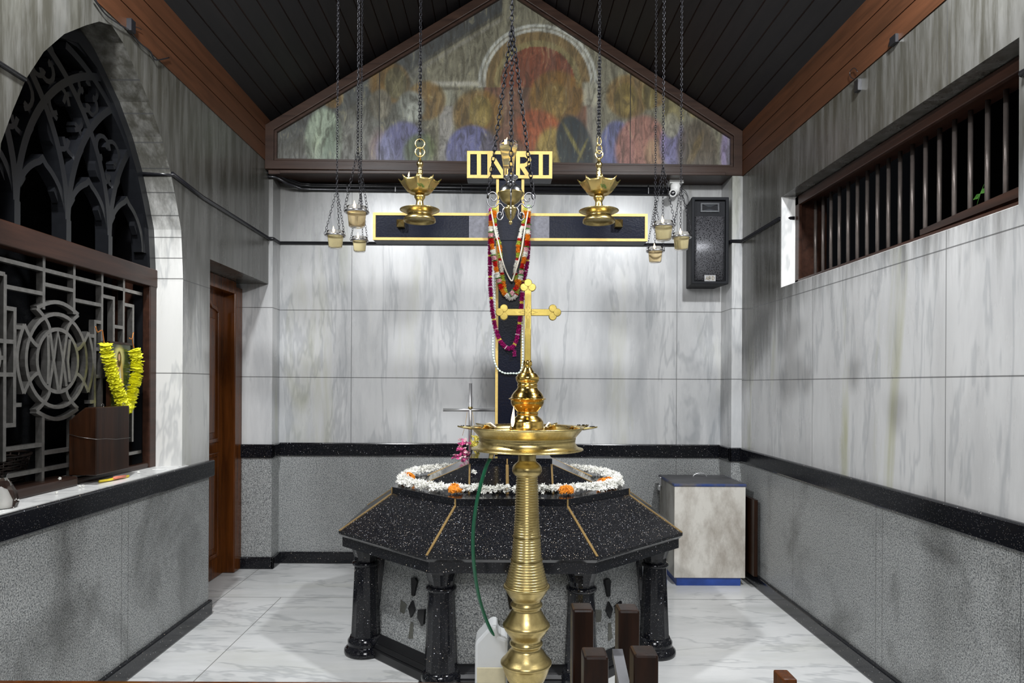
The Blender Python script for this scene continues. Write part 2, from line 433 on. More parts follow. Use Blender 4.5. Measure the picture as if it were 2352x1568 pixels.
# wall edge lights reveal slab of the slot window (pale marble cheek)
b=MB(); b.box(XR+.002,XR+.12,4.67,4.681,2.17,2.79); b.box(XR+.001,XR+.12,2.52,4.68,2.165,2.172)
struct('trim_2',b,M['sill'])
struct('wall_front_bounce',MB().box(-3.4,XR+.3,-2.1,-2,0,4.9),M['marble_reveal2'])  # unseen wall added behind the camera for bounce light and brass reflections
# timber fascia boards above the side walls
def fascia(n,x0,x1,z0,z1,front):
    b=MB(); zs=[z0,z0+(z1-z0)*.33,z0+(z1-z0)*.66,z1]
    for a,c in zip(zs[:-1],zs[1:]): b.box(x0,x1,-2,5.62,a+.003,c-.003,0)
    b.box(min(x0,x1)+.01,max(x0,x1)-.01,-2,5.62,z0,z1,1)
    struct(n,b,[M['timber'],M['gap']],bevel=0)
fascia('trim_3',-2.1,-1.895,3.265,3.63,1); fascia('trim_4',1.895,2.1,3.16,3.53,1)
# ceiling: two slopes of boards
RX,RZ=.03,4.745
def slope(n,xe,ze):
    b=MB(); L=math.hypot(RX-xe,RZ-ze); u=Vector((RX-xe,0,RZ-ze))/L; nn=Vector((-u.z,0,u.x)); nn=nn if nn.z>0 else -nn
    k=int(L/.117); 
    for i in range(k+1):
        a=i*L/(k+1); c=(i+1)*L/(k+1)-.009
        p0=Vector((xe,0,ze))+u*a; p1=Vector((xe,0,ze))+u*c
        vs=[]
        for y in (-2,5.75): vs+=[p0+Vector((0,y,0)),p1+Vector((0,y,0)),p1+nn*.02+Vector((0,y,0)),p0+nn*.02+Vector((0,y,0))]
        b.add(vs,[(0,1,2,3),(7,6,5,4),(0,4,5,1),(1,5,6,2),(2,6,7,3),(3,7,4,0)],0)
    p0=Vector((xe,0,ze))+nn*.012; p1=Vector((RX,0,RZ))+nn*.012
    b.add([p0+Vector((0,-2,0)),p1+Vector((0,-2,0)),p1+Vector((0,5.75,0)),p0+Vector((0,5.75,0))]+[p0+Vector((0,-2,0))+nn*.05,p1+Vector((0,-2,0))+nn*.05,p1+Vector((0,5.75,0))+nn*.05,p0+Vector((0,5.75,0))+nn*.05],
      [(0,1,2,3),(4,7,6,5),(0,4,5,1),(1,5,6,2),(2,6,7,3),(3,7,4,0)],1)
    struct(n,b,[M['plank'],M['gap']])
slope('ceiling',-1.9,3.62); slope('ceiling_right',1.9,3.52)
def ceil_z(x): return 3.62+(x+1.9)/1.93*(RZ-3.62) if x<RX else 3.52+(1.9-x)/1.87*(RZ-3.52)
# black dado band, mouldings, skirting
def band(n,z0,z1,out,mat,round_=.012,parts=('L','R','B'),sill=False):
    b=MB(); o=out
    if 'B' in parts:
        b.box(-1.866,1.818,5.70-o,5.71,z0,z1)
        b.box(-2.2,-1.866+o,5.52-o,5.53,z0,z1); b.box(-1.867,-1.866+o,5.52-o,5.70,z0,z1)
        b.box(1.818-o,1.9,5.43-o,5.44,z0,z1); b.box(1.818-o,1.82,5.43-o,5.70,z0,z1)
    if 'R' in parts: b.box(XR-o,XR+.01,-2,5.43,z0,z1)
    return b,o
b,o=band('t',.895,1.005,.02,None); b.box(XL-.01,XL+.032,-2,4.44,.895,1.0)
struct('trim_5',b,M['black'],bevel=.008)
b,o=band('b',0,.095,.022,None); b.box(XL-.01,XL+.022,-2,4.435,0,.095)
struct('baseboard_room',b,M['black3'],bevel=.008)
# half-round moulding bar
b=MB(); r=.014
zl,zb,zr=2.665,2.668,2.645
b.tube([(XL+.004,-2,zl+.03),(XL+.004,2.70,zl+.03)],[r]*1+[r*.7]); 
b.tube([(XL-.17,YC+.60,2.69),(XL+.006,YC+.60,2.69),(XL+.006,4.3,zl),(XL+.006,5.5,zl),(-1.866,5.512,zl),(-1.86,5.52,zl),(-1.86,5.69,zb),(1.81,5.69,zb),(1.812,5.43,zr),(1.893,5.422,zr),(1.893,4.69,zr),(1.99,4.672,zr)],r,8)
b.tube([(XR-.005,2.50,zr),(XR-.005,-2,zr)],r)
struct('trim_6',b,M['pvc'])
# white sill slab
struct('trim_7',MB().box(-2.33,XL+.015,2.0,4.10,.985,1.003).box(-2.0,XL-.001,3.9,4.40,1.003,1.006),M['sill'])
# ------------------------------------------------------------------ left window (window_1): frame, tracery, transom, iron grille
XF=-2.08
win=empty('window_1',(XF,YC,1.0)); tag(win,kind='structure')
def apts(scale_w,dz=0,base=1.0):
    a=[(w_-scale_w if w_>scale_w else 0, z-dz*(1 if w_<.7 else 0)) for w_,z in arch]
    a=[(max(0,w_),z) for w_,z in a]; a[0]=(a[0][0],base)
    top=3.225-scale_w*1.6
    a=[p for p in a if p[1]<top and p[0]>0]+[(0,top)]
    return [(YC+w_,z) for w_,z in a]+[(YC-w_,z) for w_,z in a[:-1]][::-1]
b=MB(); b.strip(apts(.03),.07,-2.10,-2.06,fy); b.strip(apts(.055),.03,-2.16,-2.07,fy)
b.build('arch_frame',M['tracery'],win)
b=MB(); b.box(-2.30,-2.07,4.005,4.05,1.0,2.1); b.box(-2.10,-2.055,3.975,4.05,1.0,2.1); b.box(-2.12,-2.05,2.55,4.05,2.06,2.165); b.box(-2.3,-2.07,2.55,2.6,1.0,2.1)
b.build('window_frame',M['framez'],win,bevel=.005)
b=MB(); b.box(-2.16,-2.035,2.0,3.28,1.0,1.05); b.box(-2.10,-2.06,3.28,4.02,1.0,1.035)
b.build('bottom_rail',M['darkwoodx'],win,bevel=.012)
# tracery
tr=MB(); zt=2.165; mull=[2.906-.345,2.906,3.25,3.595]
def inside(y,z):
    if z<2.1: return abs(y-YC)<.72
    return z<az(y)-.03
def arcp(y0,sgn,R,z0=2.25,n=26,maxa=1.5):
    pts=[(y0,zt),(y0,z0)]
    for k in range(1,n):
        a=maxa*k/n; y=y0+sgn*(R-R*math.cos(a)); z=z0+R*math.sin(a)
        if not inside(y,z): break
        pts.append((y,z))
    return pts
for y0 in mull: tr.box(-2.14,-2.07,y0-.018,y0+.018,zt-.02,2.27)
for y0 in (2.60,2.906,3.25,3.595,3.97):
    for sgn in (-1,1):
        pts=arcp(y0,sgn,.85)[1:]
        if len(pts)>2: tr.strip(pts,.036,-2.14,-2.075,fy)
for a_,b_ in ((2.906-.345,2.906),(2.906,3.25),(3.25,3.595),(3.595,3.94)):
    w_=b_-a_; R=w_*.76; n_=12; am=math.acos(1-(w_/2)/R)
    L=[(a_+R-R*math.cos(am*k/n_),2.25+R*math.sin(am*k/n_)) for k in range(n_)]
    Rr=[(b_-(p[0]-a_),p[1]) for p in L]
    tr.strip(L+[(a_+w_/2,2.25+R*math.sin(am)+.012)]+Rr[::-1],.028,-2.13,-2.08,fy)
    for side,PTS in ((1,L),(-1,Rr)):
        y,z=PTS[6]; tr.add([(-2.12,y,z-.06),(-2.12,y+side*.03,z-.015),(-2.12,y+side*.02,z+.04),(-2.09,y,z-.06),(-2.09,y+side*.03,z-.015),(-2.09,y+side*.02,z+.04)],[(0,1,2),(3,5,4),(0,3,4,1),(1,4,5,2),(2,5,3,0)])
def quatre(yc,zc,r):
    for k in range(4):
        a=math.pi/2*k+math.pi/4
        cy,cz=yc+r*.5*math.cos(a),zc+r*.62*math.sin(a)
        tr.strip([(cy+r*.5*math.cos(a+math.radians(q)),cz+r*.55*math.sin(a+math.radians(q))) for q in range(-125,126,25)],.022,-2.125,-2.085,fy)
for q in ((3.25,2.74,.15),(2.906,2.70,.13),(3.595,2.66,.12),(3.08,2.96,.09),(3.42,2.94,.09)): quatre(*q)
tr.build('tracery',M['tracery'],win)
# iron grille
g=MB(); XG0,XG1=-2.118,-2.09; bw=.018; EY,EZ=3.21,1.60
def circ(yc,zc,r,a0=0,a1=360,n=40):
    return [(yc+r*math.cos(math.radians(a0+(a1-a0)*k/n)),zc+r*math.sin(math.radians(a0+(a1-a0)*k/n))) for k in range(n+1)]
def G(pts,closed=False,w_=bw): g.strip(pts,w_,XG0,XG1,fy,closed)
G(circ(EY,EZ,.218)[:-1],True); G(circ(EY,EZ,.147)[:-1],True)
for k in range(4):
    a=math.pi/2*k; ca,sa=math.cos(a),math.sin(a)
    rt=lambda p:(EY+p[0]*ca-p[1]*sa,EZ+p[0]*sa+p[1]*ca)
    for s_ in (-1,1):
        G([rt((s_*(.06+.09*((u/6)**1.8)),.135+.095*u/6)) for u in range(7)])
    G([rt((-.15+.30*u/10,.232+.042*math.sin(math.pi*u/10))) for u in range(11)])
for pts in ([(-.06,.125),(-.035,0),(0,-.145)],[(.06,.125),(.035,0),(0.01,-.145)],[(-.065,-.125),(-.03,.02),(-.005,.135),(.03,.02),(.06,-.12)],
            [(-.075,.115),(-.07,0),(-.075,-.11)],[(.085,.105),(.07,0),(.085,-.10)]):
    G([(EY+y,EZ+z) for y,z in pts],w_=.018)
def mir(y): return 2*EY-y
G([(2.56,2.01),(3.95,2.01)]); G([(2.56,1.10),(3.95,1.10)])
for y in (3.105,3.325):
    G([(y,2.06),(y,1.83)]); G([(y,1.34),(y,1.04)])
G([(3.105,1.945),(3.325,1.945)]); G([(2.863,1.90),(3.105,1.90)]); G([(3.325,1.90),(3.557,1.90)])
G([(3.105,1.175),(3.325,1.175)]); G([(2.863,1.215),(3.105,1.215)]); G([(3.325,1.215),(3.557,1.215)])
for f_ in (lambda y:y, mir):
    G([(f_(2.863),1.95),(f_(2.863),1.165)]); G([(f_(2.863),1.81),(f_(2.922),1.81),(f_(2.922),1.315),(f_(2.863),1.315)])
    for z in (1.735,1.40): G([(f_(2.922),z),(f_(2.965),z)])
    for z in (1.67,1.60,1.53): G([(f_(2.863),z),(f_(2.80),z)] if z==1.60 else [(f_(2.922),z),(f_(2.80),z)])
    G([(f_(2.80)+0*.0+(p[0] if f_(2.8)<EY else -p[0]),p[1]) for p in [( .055*math.cos(a)-.02,1.60+.075*math.sin(a)) for a in [math.radians(-90+15*k) for k in range(13)]]])
    G([(f_(2.863),1.95),(f_(2.757),1.95),(f_(2.757),1.25)]); G([(f_(2.66),2.01),(f_(2.66),1.165)])
    G([(f_(2.757),1.80),(f_(2.66),1.80)]); G([(f_(2.66),1.93),(f_(2.564),1.93),(f_(2.564),1.165)])
G([(3.557,1.95),(3.557,2.06)]); G([(3.76,1.95),(3.76,2.06)])
g.build('iron_grille',M['iron'],win)
# dark room beyond the left window
b=MB(); b.box(-3.15,-3.0,-1,5.0,0,3.6)
struct('wall_outer',b,M['slate'])
b=MB(); b.box(-3.4,-2.36,5.2,5.3,0,3.6); b.box(-4.2,-4.1,-1,5.3,0,3.6); b.box(-4.1,-2.2,-1,5.3,3.6,3.7); b.box(-4.2,-2.36,-1.1,-1,0,3.6)
struct('wall_far',b,M['blackplain'])
# ------------------------------------------------------------------ door
d=empty('door_1',(-2.2,4.9,0)); tag(d,kind='structure')
b=MB(); b.box(-2.24,-2.20,4.3,5.38,0.004,2.22); b.build('door_leaf',M['doorw'],d,bevel=.003)
b=MB()
for y0,y1 in ((4.38,4.78),(4.86,5.26)):
    for z0,z1 in ((.18,.95),(1.06,2.05)):
        pts=[(y0,z0),(y1,z0),(y1,z1)]+([(y1-.06,z1+.02),((y0+y1)/2+.08,z1+.03),((y0+y1)/2,z1+.09),((y0+y1)/2-.08,z1+.03),(y0+.06,z1+.02)] if z1>1 else [])+[(y0,z1)]
        b.strip(pts,.03,-2.205,-2.187,fy,closed=True)
        b.box(-2.205,-2.192,y0+.06,y1-.06,z0+.06,z1-.06)
b.build('door_panel',M['doorw'],d,bevel=.004)
b=MB(); b.box(-2.26,-2.11,5.38,5.53,0.003,2.26); b.box(-2.26,-2.11,4.25,5.4,2.20,2.30)
b.build('door_frame',M['doorw'],d,bevel=.008)
b=MB(); b.box(-2.33,-2.245,4.25,5.6,0,2.4)
struct('wall_behind_door',b,M['blackplain'])
# ------------------------------------------------------------------ right slot window (window_2)
w2=empty('window_2',(2.1,3.6,2.17)); tag(w2,kind='structure')
b=MB(); y0,y1,z0,z1=2.52,4.68,2.175,2.785
b.box(2.0,2.2,y1-.035,y1-.002,z0,z1); b.box(2.0,2.2,y0+.002,y0+.035,z0,z1); b.box(2.0,2.19,y0,y1,z0,z0+.03); b.box(2.0,2.17,y0,y1,z1-.03,z1)
b.box(1.995,2.02,y1-.06,y1,z0,z1); b.box(1.995,2.02,y0,y1,z0,z0+.045); b.box(1.995,2.02,y0,y1,z1-.06,z1)
b.build('window_frame',M['framez'],w2,bevel=.004)
for k in range(19):
    yb=4.66-.1098*k-.02
    MB().cyl((2.12,yb,z0+.03),(2.12,yb,z1-.03),.0105,12).build('window_bar',M['bar'],w2)
b=MB(); p=PX(2133,522,2.0); b.add([(2.03,3.33,2.235),(2.03,2.54,2.25),(2.03,2.54,2.295),(2.03,3.33,2.262),(2.09,3.33,2.235),(2.09,2.54,2.25),(2.09,2.54,2.295),(2.09,3.33,2.262)],[(0,1,2,3),(7,6,5,4),(3,2,6,7),(0,4,5,1),(0,3,7,4),(1,5,6,2)])
tag(b.build('wooden_batten',M['darkwoodx']),'loose dark wooden batten lying along the sill of the barred window','wooden batten')
struct('night_backdrop',MB().box(2.9,3.0,-1,6.5,-.1,4.4),M['blackplain'])  # black sheet outside the window, standing in for the darkness of night
# small plant beyond the bars
b=MB(); r0=P(2235,470,3.05*1.0)
base=Vector((2.15,3.11,2.31))
b.tube([base,base+Vector((.0,-.03,.06)),base+Vector((.01,-.04,.10))],.0012,5)
def leaf(b,c,d,L,wd):
    d=Vector(d).normalized(); s_=d.cross(Vector((1,0,0))).normalized()
    b.add([c,c+d*L*.45+s_*wd,c+d*L,c+d*L*.45-s_*wd,c+d*L*.5+Vector((.006,0,0))],[(0,1,4),(1,2,4),(2,3,4),(3,0,4)])
leaf(b,base+Vector((0,-.03,.06)),(0,-1,.35),.045,.012); leaf(b,base+Vector((0,-.03,.06)),(0,.9,-.3),.05,.012)
tag(b.build('plant_sprig',M['leafg']),'green leafy sprig poking up outside the barred window','plant')
# ------------------------------------------------------------------ gable painting, frame, soffit
YG=5.45
fg=lambda d_,s_,t_:(s_,d_,t_)
gab=empty('gable_painting',(0,YG,3.2),'triangular painted gable panel with arch, robes and gold discs above the altar','painting')
ptsG=[(-1.865,3.24),(1.87,3.22),(1.87,3.49),(.03,4.66),(-1.865,3.53)]
b=MB(); b.strip([(-1.865,3.235),(1.86,3.20),(1.86,3.50),(.03,4.68),(-1.865,3.53)],.07,YG-.03,YG+.04,fg,closed=True); 
b.build('picture_frame',M['frame'],gab,bevel=.004)
b=MB(); b.strip([(-1.82,3.28),(1.815,3.245),(1.815,3.475),(.03,4.625),(-1.82,3.505)],.018,YG-.012,YG+.03,fg,closed=True)
b.build('frame_bead',M['frame'],gab)
# the painted panel: a grid with painted colour
import itertools
def paint(x,z):
    # photo-like coordinates on the panel plane
    px=CX+x*F/YG; py=CY-(z-H)*F/YG
    c=[.18,.17,.12]
    def mixc(col,a):
        for i in range(3): c[i]=c[i]*(1-a)+col[i]*a
    def sm(a,b_,v):
        t_=min(1,max(0,(v-a)/(b_-a))); return t_*t_*(3-2*t_)
    def ell(cx,cy,rx,ry,col,a=1,soft=.25,rot=0):
        dx,dy=px-cx,py-cy
        if rot: dx,dy=dx*math.cos(rot)+dy*math.sin(rot),-dx*math.sin(rot)+dy*math.cos(rot)
        d_=math.hypot(dx/rx,dy/ry); mixc(col,a*(1-sm(1-soft,1+soft*.3,d_)))
    def poly(x0,x1,ya,yb,col,a=1,s=4):
        mixc(col,a*sm(x0-s,x0+s,px)*(1-sm(x1-s,x1+s,px))*sm(ya-s,ya+s,py)*(1-sm(yb-s,yb+s,py)))
    # dark sides
    dist=abs(px-1163)
    # pale gable stonework with two raking mouldings, dark sky outside on the left
    slope_y=20+(1155-px)*.62
    if px<1150 and py<slope_y: mixc((.04,.045,.05),.9)
    for o_ in (4,18):
        if px<1150: mixc((.22,.21,.17) if o_==18 else (.05,.05,.045),.8*(1-sm(3,6,abs(py-slope_y-o_))))
    if px<1000: mixc((.08,.085,.08),.7*sm(1000,930,px) if px<1000 else 0)
    # big arch
    ax,ay=1232,190
    r_=math.hypot((px-ax)/1.0,(py-ay))
    if py<200:
        if r_<128: mixc((.17,.115,.05),.9)
        if r_<100: mixc((.20,.17,.08),.7)
        if r_<86: mixc((.16,.05,.03),.95)
        for rr in (134,124): mixc((.42,.43,.38),.9*(1-sm(2,5,abs(r_-rr))))
    else:
        if abs(px-ax)<125: mixc((.14,.055,.035),.8)
    poly(985,1110,186,196,(.34,.33,.27)); poly(985,1060,200,205,(.05,.045,.04),.8)
    poly(1000,1040,206,242,(.26,.26,.2),.8); poly(1005,1038,242,380,(.27,.26,.24),.8)
    poly(1335,1372,186,240,(.30,.29,.22),.9); poly(1345,1372,240,380,(.22,.21,.17),.8)
    # gold discs
    for cx_,cy_,r0 in ((890,190,50),(975,230,48),(1095,262,62),(1275,222,66),(1440,218,54),(1500,215,30),(760,225,25)):
        ell(cx_,cy_,r0,r0,(.20,.125,.03),.6,.15); ell(cx_,cy_,r0*.93,r0*.93,(.155,.085,.025),.5,.2)
    # generic hooded shapes and drapery, no faces
    for cx_,cy_,rx,ry,col in ((905,190,28,40,(.10,.09,.05)),(870,240,28,38,(.13,.12,.09)),(940,245,34,40,(.20,.21,.18)),(1100,255,30,40,(.16,.12,.04)),
        (1272,228,33,45,(.15,.10,.035)),(1435,225,30,42,(.15,.11,.035)),(1490,215,20,36,(.10,.08,.03)),(1545,250,28,42,(.15,.13,.06)),(1590,240,18,28,(.18,.15,.07))):
        ell(cx_,cy_,rx,ry,col,.95,.2); ell(cx_+4,cy_+12,rx*.62,ry*.6,[min(1,k*1.9) for k in col],.7,.5)
    ell(740,325,46,80,(.30,.36,.27),.95,.15); ell(755,330,20,60,(.13,.17,.13),.6,.5,.2); ell(720,340,12,50,(.36,.42,.30),.5,.5,.2)
    ell(825,330,60,70,(.20,.20,.18),.7,.4); ell(870,350,30,60,(.25,.15,.16),.5,.5)
    ell(925,350,60,75,(.13,.13,.23),.95,.15); ell(960,345,40,46,(.10,.13,.05),.8,.3,.5)
    ell(880,350,25,50,(.24,.25,.38),.6,.5)
    ell(1080,350,62,66,(.11,.115,.23),.95,.12); ell(1120,350,22,60,(.10,.09,.10),.8,.3); ell(1060,335,30,40,(.15,.15,.27),.5,.5,.5)
    ell(1235,300,62,52,(.28,.08,.035),.9,.25,.5); ell(1268,345,44,60,(.26,.20,.06),.9,.25); ell(1318,340,44,84,(.025,.035,.04),.97,.15,-.2)
    ell(1312,320,5,55,(.28,.24,.06),.5,.5,-.5); ell(1335,345,4,35,(.28,.24,.06),.5,.5,.4)
    ell(1415,345,44,74,(.13,.14,.28),.95,.15); ell(1470,335,62,78,(.29,.14,.11),.95,.15,.2); ell(1500,350,24,40,(.32,.22,.12),.6,.4)
    ell(1545,330,34,60,(.17,.16,.32),.85,.3); ell(1540,285,22,32,(.26,.25,.18),.9,.3)
    ell(1600,345,52,80,(.09,.07,.05),.9,.25); ell(1595,340,10,50,(.20,.14,.05),.6,.6,.4)
    ell(1672,350,20,75,(.25,.20,.36),.9,.4); ell(1700,350,40,90,(.14,.14,.14),.6,.4)
    ell(660,350,70,60,(.10,.10,.09),.6,.5)
    # paler towards the foot of the panel
    mixc((.35,.36,.36),.35*sm(330,390,py)*(sm(1300,620,px) if px<1300 else .35*sm(1400,1600,px)))
    return c
xs=[-1.83+i*.0105 for i in range(int(3.665/.0105)+1)]; zs=[3.24+i*.0105 for i in range(int(1.4/.0105)+1)]
def zhi(x): return (3.515+(x+1.83)*(4.64-3.515)/1.86) if x<.03 else (4.64-(x-.03)*(4.64-3.475)/1.80)
vs=[];fs=[];idx={}
for i,x in enumerate(xs):
    for j,z in enumerate(zs):
        if z<=zhi(x)+.012: idx[(i,j)]=len(vs); vs.append((x,YG+.015,min(z,zhi(x))))
for (i,j) in list(idx):
    q=[(i,j),(i+1,j),(i+1,j+1),(i,j+1)]
    if all(k in idx for k in q): fs.append([idx[k] for k in q])
me=bpy.data.meshes.new('painted_panel'); me.from_pydata(vs,[],fs)
ca=me.color_attributes.new('painting','FLOAT_COLOR','POINT')
for i,v in enumerate(vs): ca.data[i].color=tuple(paint(v[0],v[2]))+(1,)
t=NT('painted_panel'); at=t.new('ShaderNodeVertexColor',layer_name='painting')
n=t.noise(t.map(t.pos(),(30,1,2.5)),1,6,.7); n2=t.noise(t.pos(),90,4,.7)
c=t.mix(t.math('MULTIPLY',t.mr(n,.4,.75),.45),at.outputs[0],(.09,.09,.08)); c=t.mix(t.math('MULTIPLY',t.mr(n2,.5,.7),.25),c,(.03,.025,.02))
fo=t.noise(t.map(t.pos(),(16,1,5),(0,.5,0)),1.3,5,.6,1.2); c=t.mix(t.mr(fo,.32,.62,.65,0),c,(.03,.026,.018)); c=t.mix(t.mr(fo,.58,.72,0,.22),c,(.42,.38,.2))
ck=t.vor(t.map(t.pos(),(1,1,1)),9,'DISTANCE_TO_EDGE'); c=t.mix(t.math('MULTIPLY',t.math('LESS_THAN',ck['Distance'],.006),.3),c,(.03,.03,.02))
x_=t.xyz(); m=union(t,[t.line(x_[0],v,.003) for v in (-1.0,1.01)]); c=t.mix(m,c,(.02,.02,.02))
me.materials.append(t.out(c,.5,0,.2)); o=bpy.data.objects.new('painted_panel',me); C.objects.link(o); o.parent=gab
me.transform(Matrix.Translation((0,-YG,-3.2)))
MB().add([(-1.87,YG+.03,3.2),(1.87,YG+.03,3.2),(1.87,YG+.03,3.5),(.03,YG+.03,4.68),(-1.87,YG+.03,3.53)]+[(-1.87,YG+.2,3.2),(1.87,YG+.2,3.2),(1.87,YG+.2,3.5),(.03,YG+.2,4.68),(-1.87,YG+.2,3.53)],
  [(0,1,2,3,4),(9,8,7,6,5)]+[(i,(i+1)%5,5+(i+1)%5,5+i) for i in range(5)]).build('backing',M['darkwood'],gab)
b=MB(); b.box(-1.88,1.89,YG-.005,5.70,3.168,3.20); b.box(-1.78,1.76,YG-.035,YG,3.165,3.19)
struct('trim_8',b,M['frame'],bevel=.003)
# conduits under the soffit
for k,(yy,zz) in enumerate(((5.675,3.14),(5.675,3.11),(5.68,3.163-.01))):
    b=MB(); b.tube([(-1.95,5.49,zz+.05),(-1.84,5.50,zz+.05),(-1.77,5.58,zz+.02),(-1.68,5.655,zz),(-1.6,yy,zz),(1.45,yy,zz-.02)],.012,8)
    for x in (-1.3,-.9,-.35,.25,.75,1.2): b.box(x-.004,x+.004,yy-.014,yy+.01,zz-.014-.012*(x+1.6)/3,zz+.014-.012*(x+1.6)/3)
    tag(b.build('conduit_pipe',M['pvc']),['middle','lowest','uppermost'][k]+' of the three black conduit pipes running under the gable ledge','pipe','conduits under the gable')
# ------------------------------------------------------------------ altar
AX,AY=.047,4.16
alt=empty('altar_pedestal',(AX,AY,0),'large octagonal black and grey granite altar with columns in the middle of the floor','altar')
OV=[(-.4035,-.94),(.4035,-.94),(.947,-.40),(.947,.40),(.4035,.94),(-.4035,.94),(-.947,.40),(-.947,-.40)]
def oct_(k,z): return [(AX+x*k,AY+y*k,z) for x,y in OV]
b=MB(); b.hexa(oct_(.985,.655),oct_(1,.672)); 
b.build('slab_edge',plain('polished_black_edge',(.02,.02,.021),.06,0,.1,spec=1.0),alt,bevel=.001)
MB().hexa(oct_(.98,.602),oct_(.98,.656)).build('slab_fascia',M['black'],alt)
b=MB(); b.hexa(oct_(1,.672),oct_(1,.6885)); b.hexa(oct_(.999,.6885),oct_(.70,.885)); b.build('sloped_slab',M['black2'],alt)
MB().hexa(oct_(.712,.878),oct_(.712,.914)).build('upper_tier',M['black3'],alt,bevel=.002)
SQ=.235
tb=[(-.224,-.523),(.224,-.523),(.527,-.222),(.527,.222),(.224,.523),(-.224,.523),(-.527,.222),(-.527,-.222)]
ts=[(-SQ,-SQ),(SQ,-SQ),(SQ+.0,-SQ+.001),(SQ,SQ-.001),(SQ,SQ),(-SQ,SQ),(-SQ,SQ-.001),(-SQ,-SQ+.001)]
MB().hexa([(AX+x,AY+y,.913) for x,y in tb],[(AX+x,AY+y,1.045) for x,y in ts]).build('pyramid_cap',M['black3'],alt)
MB().box(AX-SQ-.004,AX+SQ+.004,AY-SQ-.004,AY+SQ+.004,1.04,1.074).build('cap_platform',M['black3'],alt,bevel=.004)
# inlaid brass strips along the hips
def strip3(a,c,wd,up,name='brass_strip'):
    a=Vector(a); c=Vector(c); d_=(c-a).normalized(); s_=d_.cross(Vector(up)).normalized()*wd/2; n_=Vector(up).normalized()*.002
    b=MB(); b.add([a-s_-n_,a+s_-n_,c+s_-n_,c-s_-n_,a-s_+n_,a+s_+n_,c+s_+n_,c-s_+n_],[(0,3,2,1),(4,5,6,7),(0,1,5,4),(1,2,6,5),(2,3,7,6),(3,0,4,7)])
    return b.build(name,M['strip'],alt)
for i,(x,y) in enumerate(OV):
    up=Vector((x,y,0)).normalized()*.55+Vector((0,0,1))
    strip3((AX+x*.998,AY+y*.998,.69),(AX+x*.715,AY+y*.715,.876),.012,up)
    strip3((AX+x*.7125,AY+y*.7125,.878),(AX+x*.7125,AY+y*.7125,.912),.008,(x,y,0))
for (x0,y0),(x1,y1) in zip(tb,ts):
    strip3((AX+x0,AY+y0,.914),(AX+x1,AY+y1,1.042),.010,Vector((x0,y0,0)).normalized()*.5+Vector((0,0,1)))
strip3((AX-.02,AY-.5235,.914),(AX-.02,AY-.2365,1.042),.016,(0,-.45,1)); strip3((AX-.02,AY-SQ-.0045,1.042),(AX-.02,AY-SQ-.0045,1.072),.008,(0,-1,0))
# pedestal panels
MB().hexa(oct_(.80,.0),oct_(.74,.60)).build('granite_panel',M['granite_ped'],alt)
b=MB(); 
pl=[(AX+x*.86,AY+y*.86) for x,y in OV]
for (z0,z1,k0,k1) in ((0,.05,.875,.875),(.05,.075,.865,.85),(.075,.10,.85,.795)): b.hexa(oct_(k0,z0),oct_(k1,z1))
b.build('plinth_moulding',plain('black_honed_stone',(.008,.008,.009),.38,0,.2),alt,bevel=.006)
# columns
def column(cx,cy):
    def flute(a): return 1.0
    c=Vector((cx,cy,0)); nf=12
    m=MB(); m.lathe([(.082,.10),(.064,.50),(.063,.535)],c,nf*3,smooth=False,mod=lambda a:1-.05*(.5-.5*math.cos(a*nf)))
    sh=m.build('column_shaft',M['black'],alt)
    m=MB(); m.lathe([(0,0),(.112,0),(.118,.012),(.116,.028),(.100,.045),(.094,.052),(.098,.06),(.098,.075),(.088,.088),(.084,.10),(0,.10)],c,32); m.build('column_base',M['black3'],alt)
    m=MB(); m.lathe([(.062,.485),(.074,.492),(.076,.50),(.074,.508),(.062,.515)],c,32); m.build('column_ring',M['black3'],alt)
    m=MB(); m.lathe([(.062,.51),(.066,.54),(.080,.58),(.092,.604),(0,.604)],c,nf*3,smooth=False,mod=lambda a:1-.06*(.5-.5*math.cos(a*nf))); m.build('column_capital',M['black3'],alt)
for x,y in OV: column(AX+x*.853,AY+y*.853)
# carved flower of five insets on the slanting panels: black tiles and dark recesses
def onpanel(i,u,zz,out=.002):
    x0,y0=OV[i]; x1,y1=OV[(i+1)%8]; k=.80-.06*zz/.60
    nx,ny=(y1-y0),-(x1-x0); L=math.hypot(nx,ny); nx/=L; ny/=L
    mx,my=(x0+x1)/2*k,(y0+y1)/2*k; tx,ty=(x1-x0)/L,(y1-y0)/L
    if nx*mx+ny*my<0: nx,ny=-nx,-ny
    return Vector((AX+mx+tx*u+nx*out,AY+my+ty*u+ny*out,zz))
for i in (7,1,0):
    zc=.30
    for shp,mt,nm in (([(0,-.045),(.028,0),(0,.045),(-.028,0)],M['blackplain'],'inset_tile'),
                 ([(-.02,.075),(.03,.085),(.028,.16),(-.026,.165)][::1] and [(-.008,.07),(.012,.07),(.028,.15),(.012,.165),(-.024,.16)],M['blackplain'],'inset_tile'),
                 ([(.055,.01),(.11,.025),(.11,-.05),(.095,-.065),(.055,-.03)],M['blackplain'],'inset_tile'),
                 ([(-.055,.01),(-.11,.025),(-.11,-.04),(-.07,-.045)],M['speakerbk'],'inset_tile'),
                 ([(-.01,-.07),(.015,-.07),(.02,-.15),(-.02,-.16)],M['speakerbk'],'inset_tile')):
        th=.012
        A=[onpanel(i,u,zc+v,.002) for u,v in shp]; B=[onpanel(i,u,zc+v,.002+th) for u,v in shp]
        if mt is M['speakerbk']: B=[onpanel(i,u,zc+v,.003) for u,v in shp]; mt2=M['granite_dark'] if 'granite_dark' in M else plain('dark_worn_granite',(.10,.10,.085),.6,0,.5,120); M['granite_dark']=mt2; mt=mt2
        MB().hexa(A,B).build(nm,mt,alt,bevel=.001)
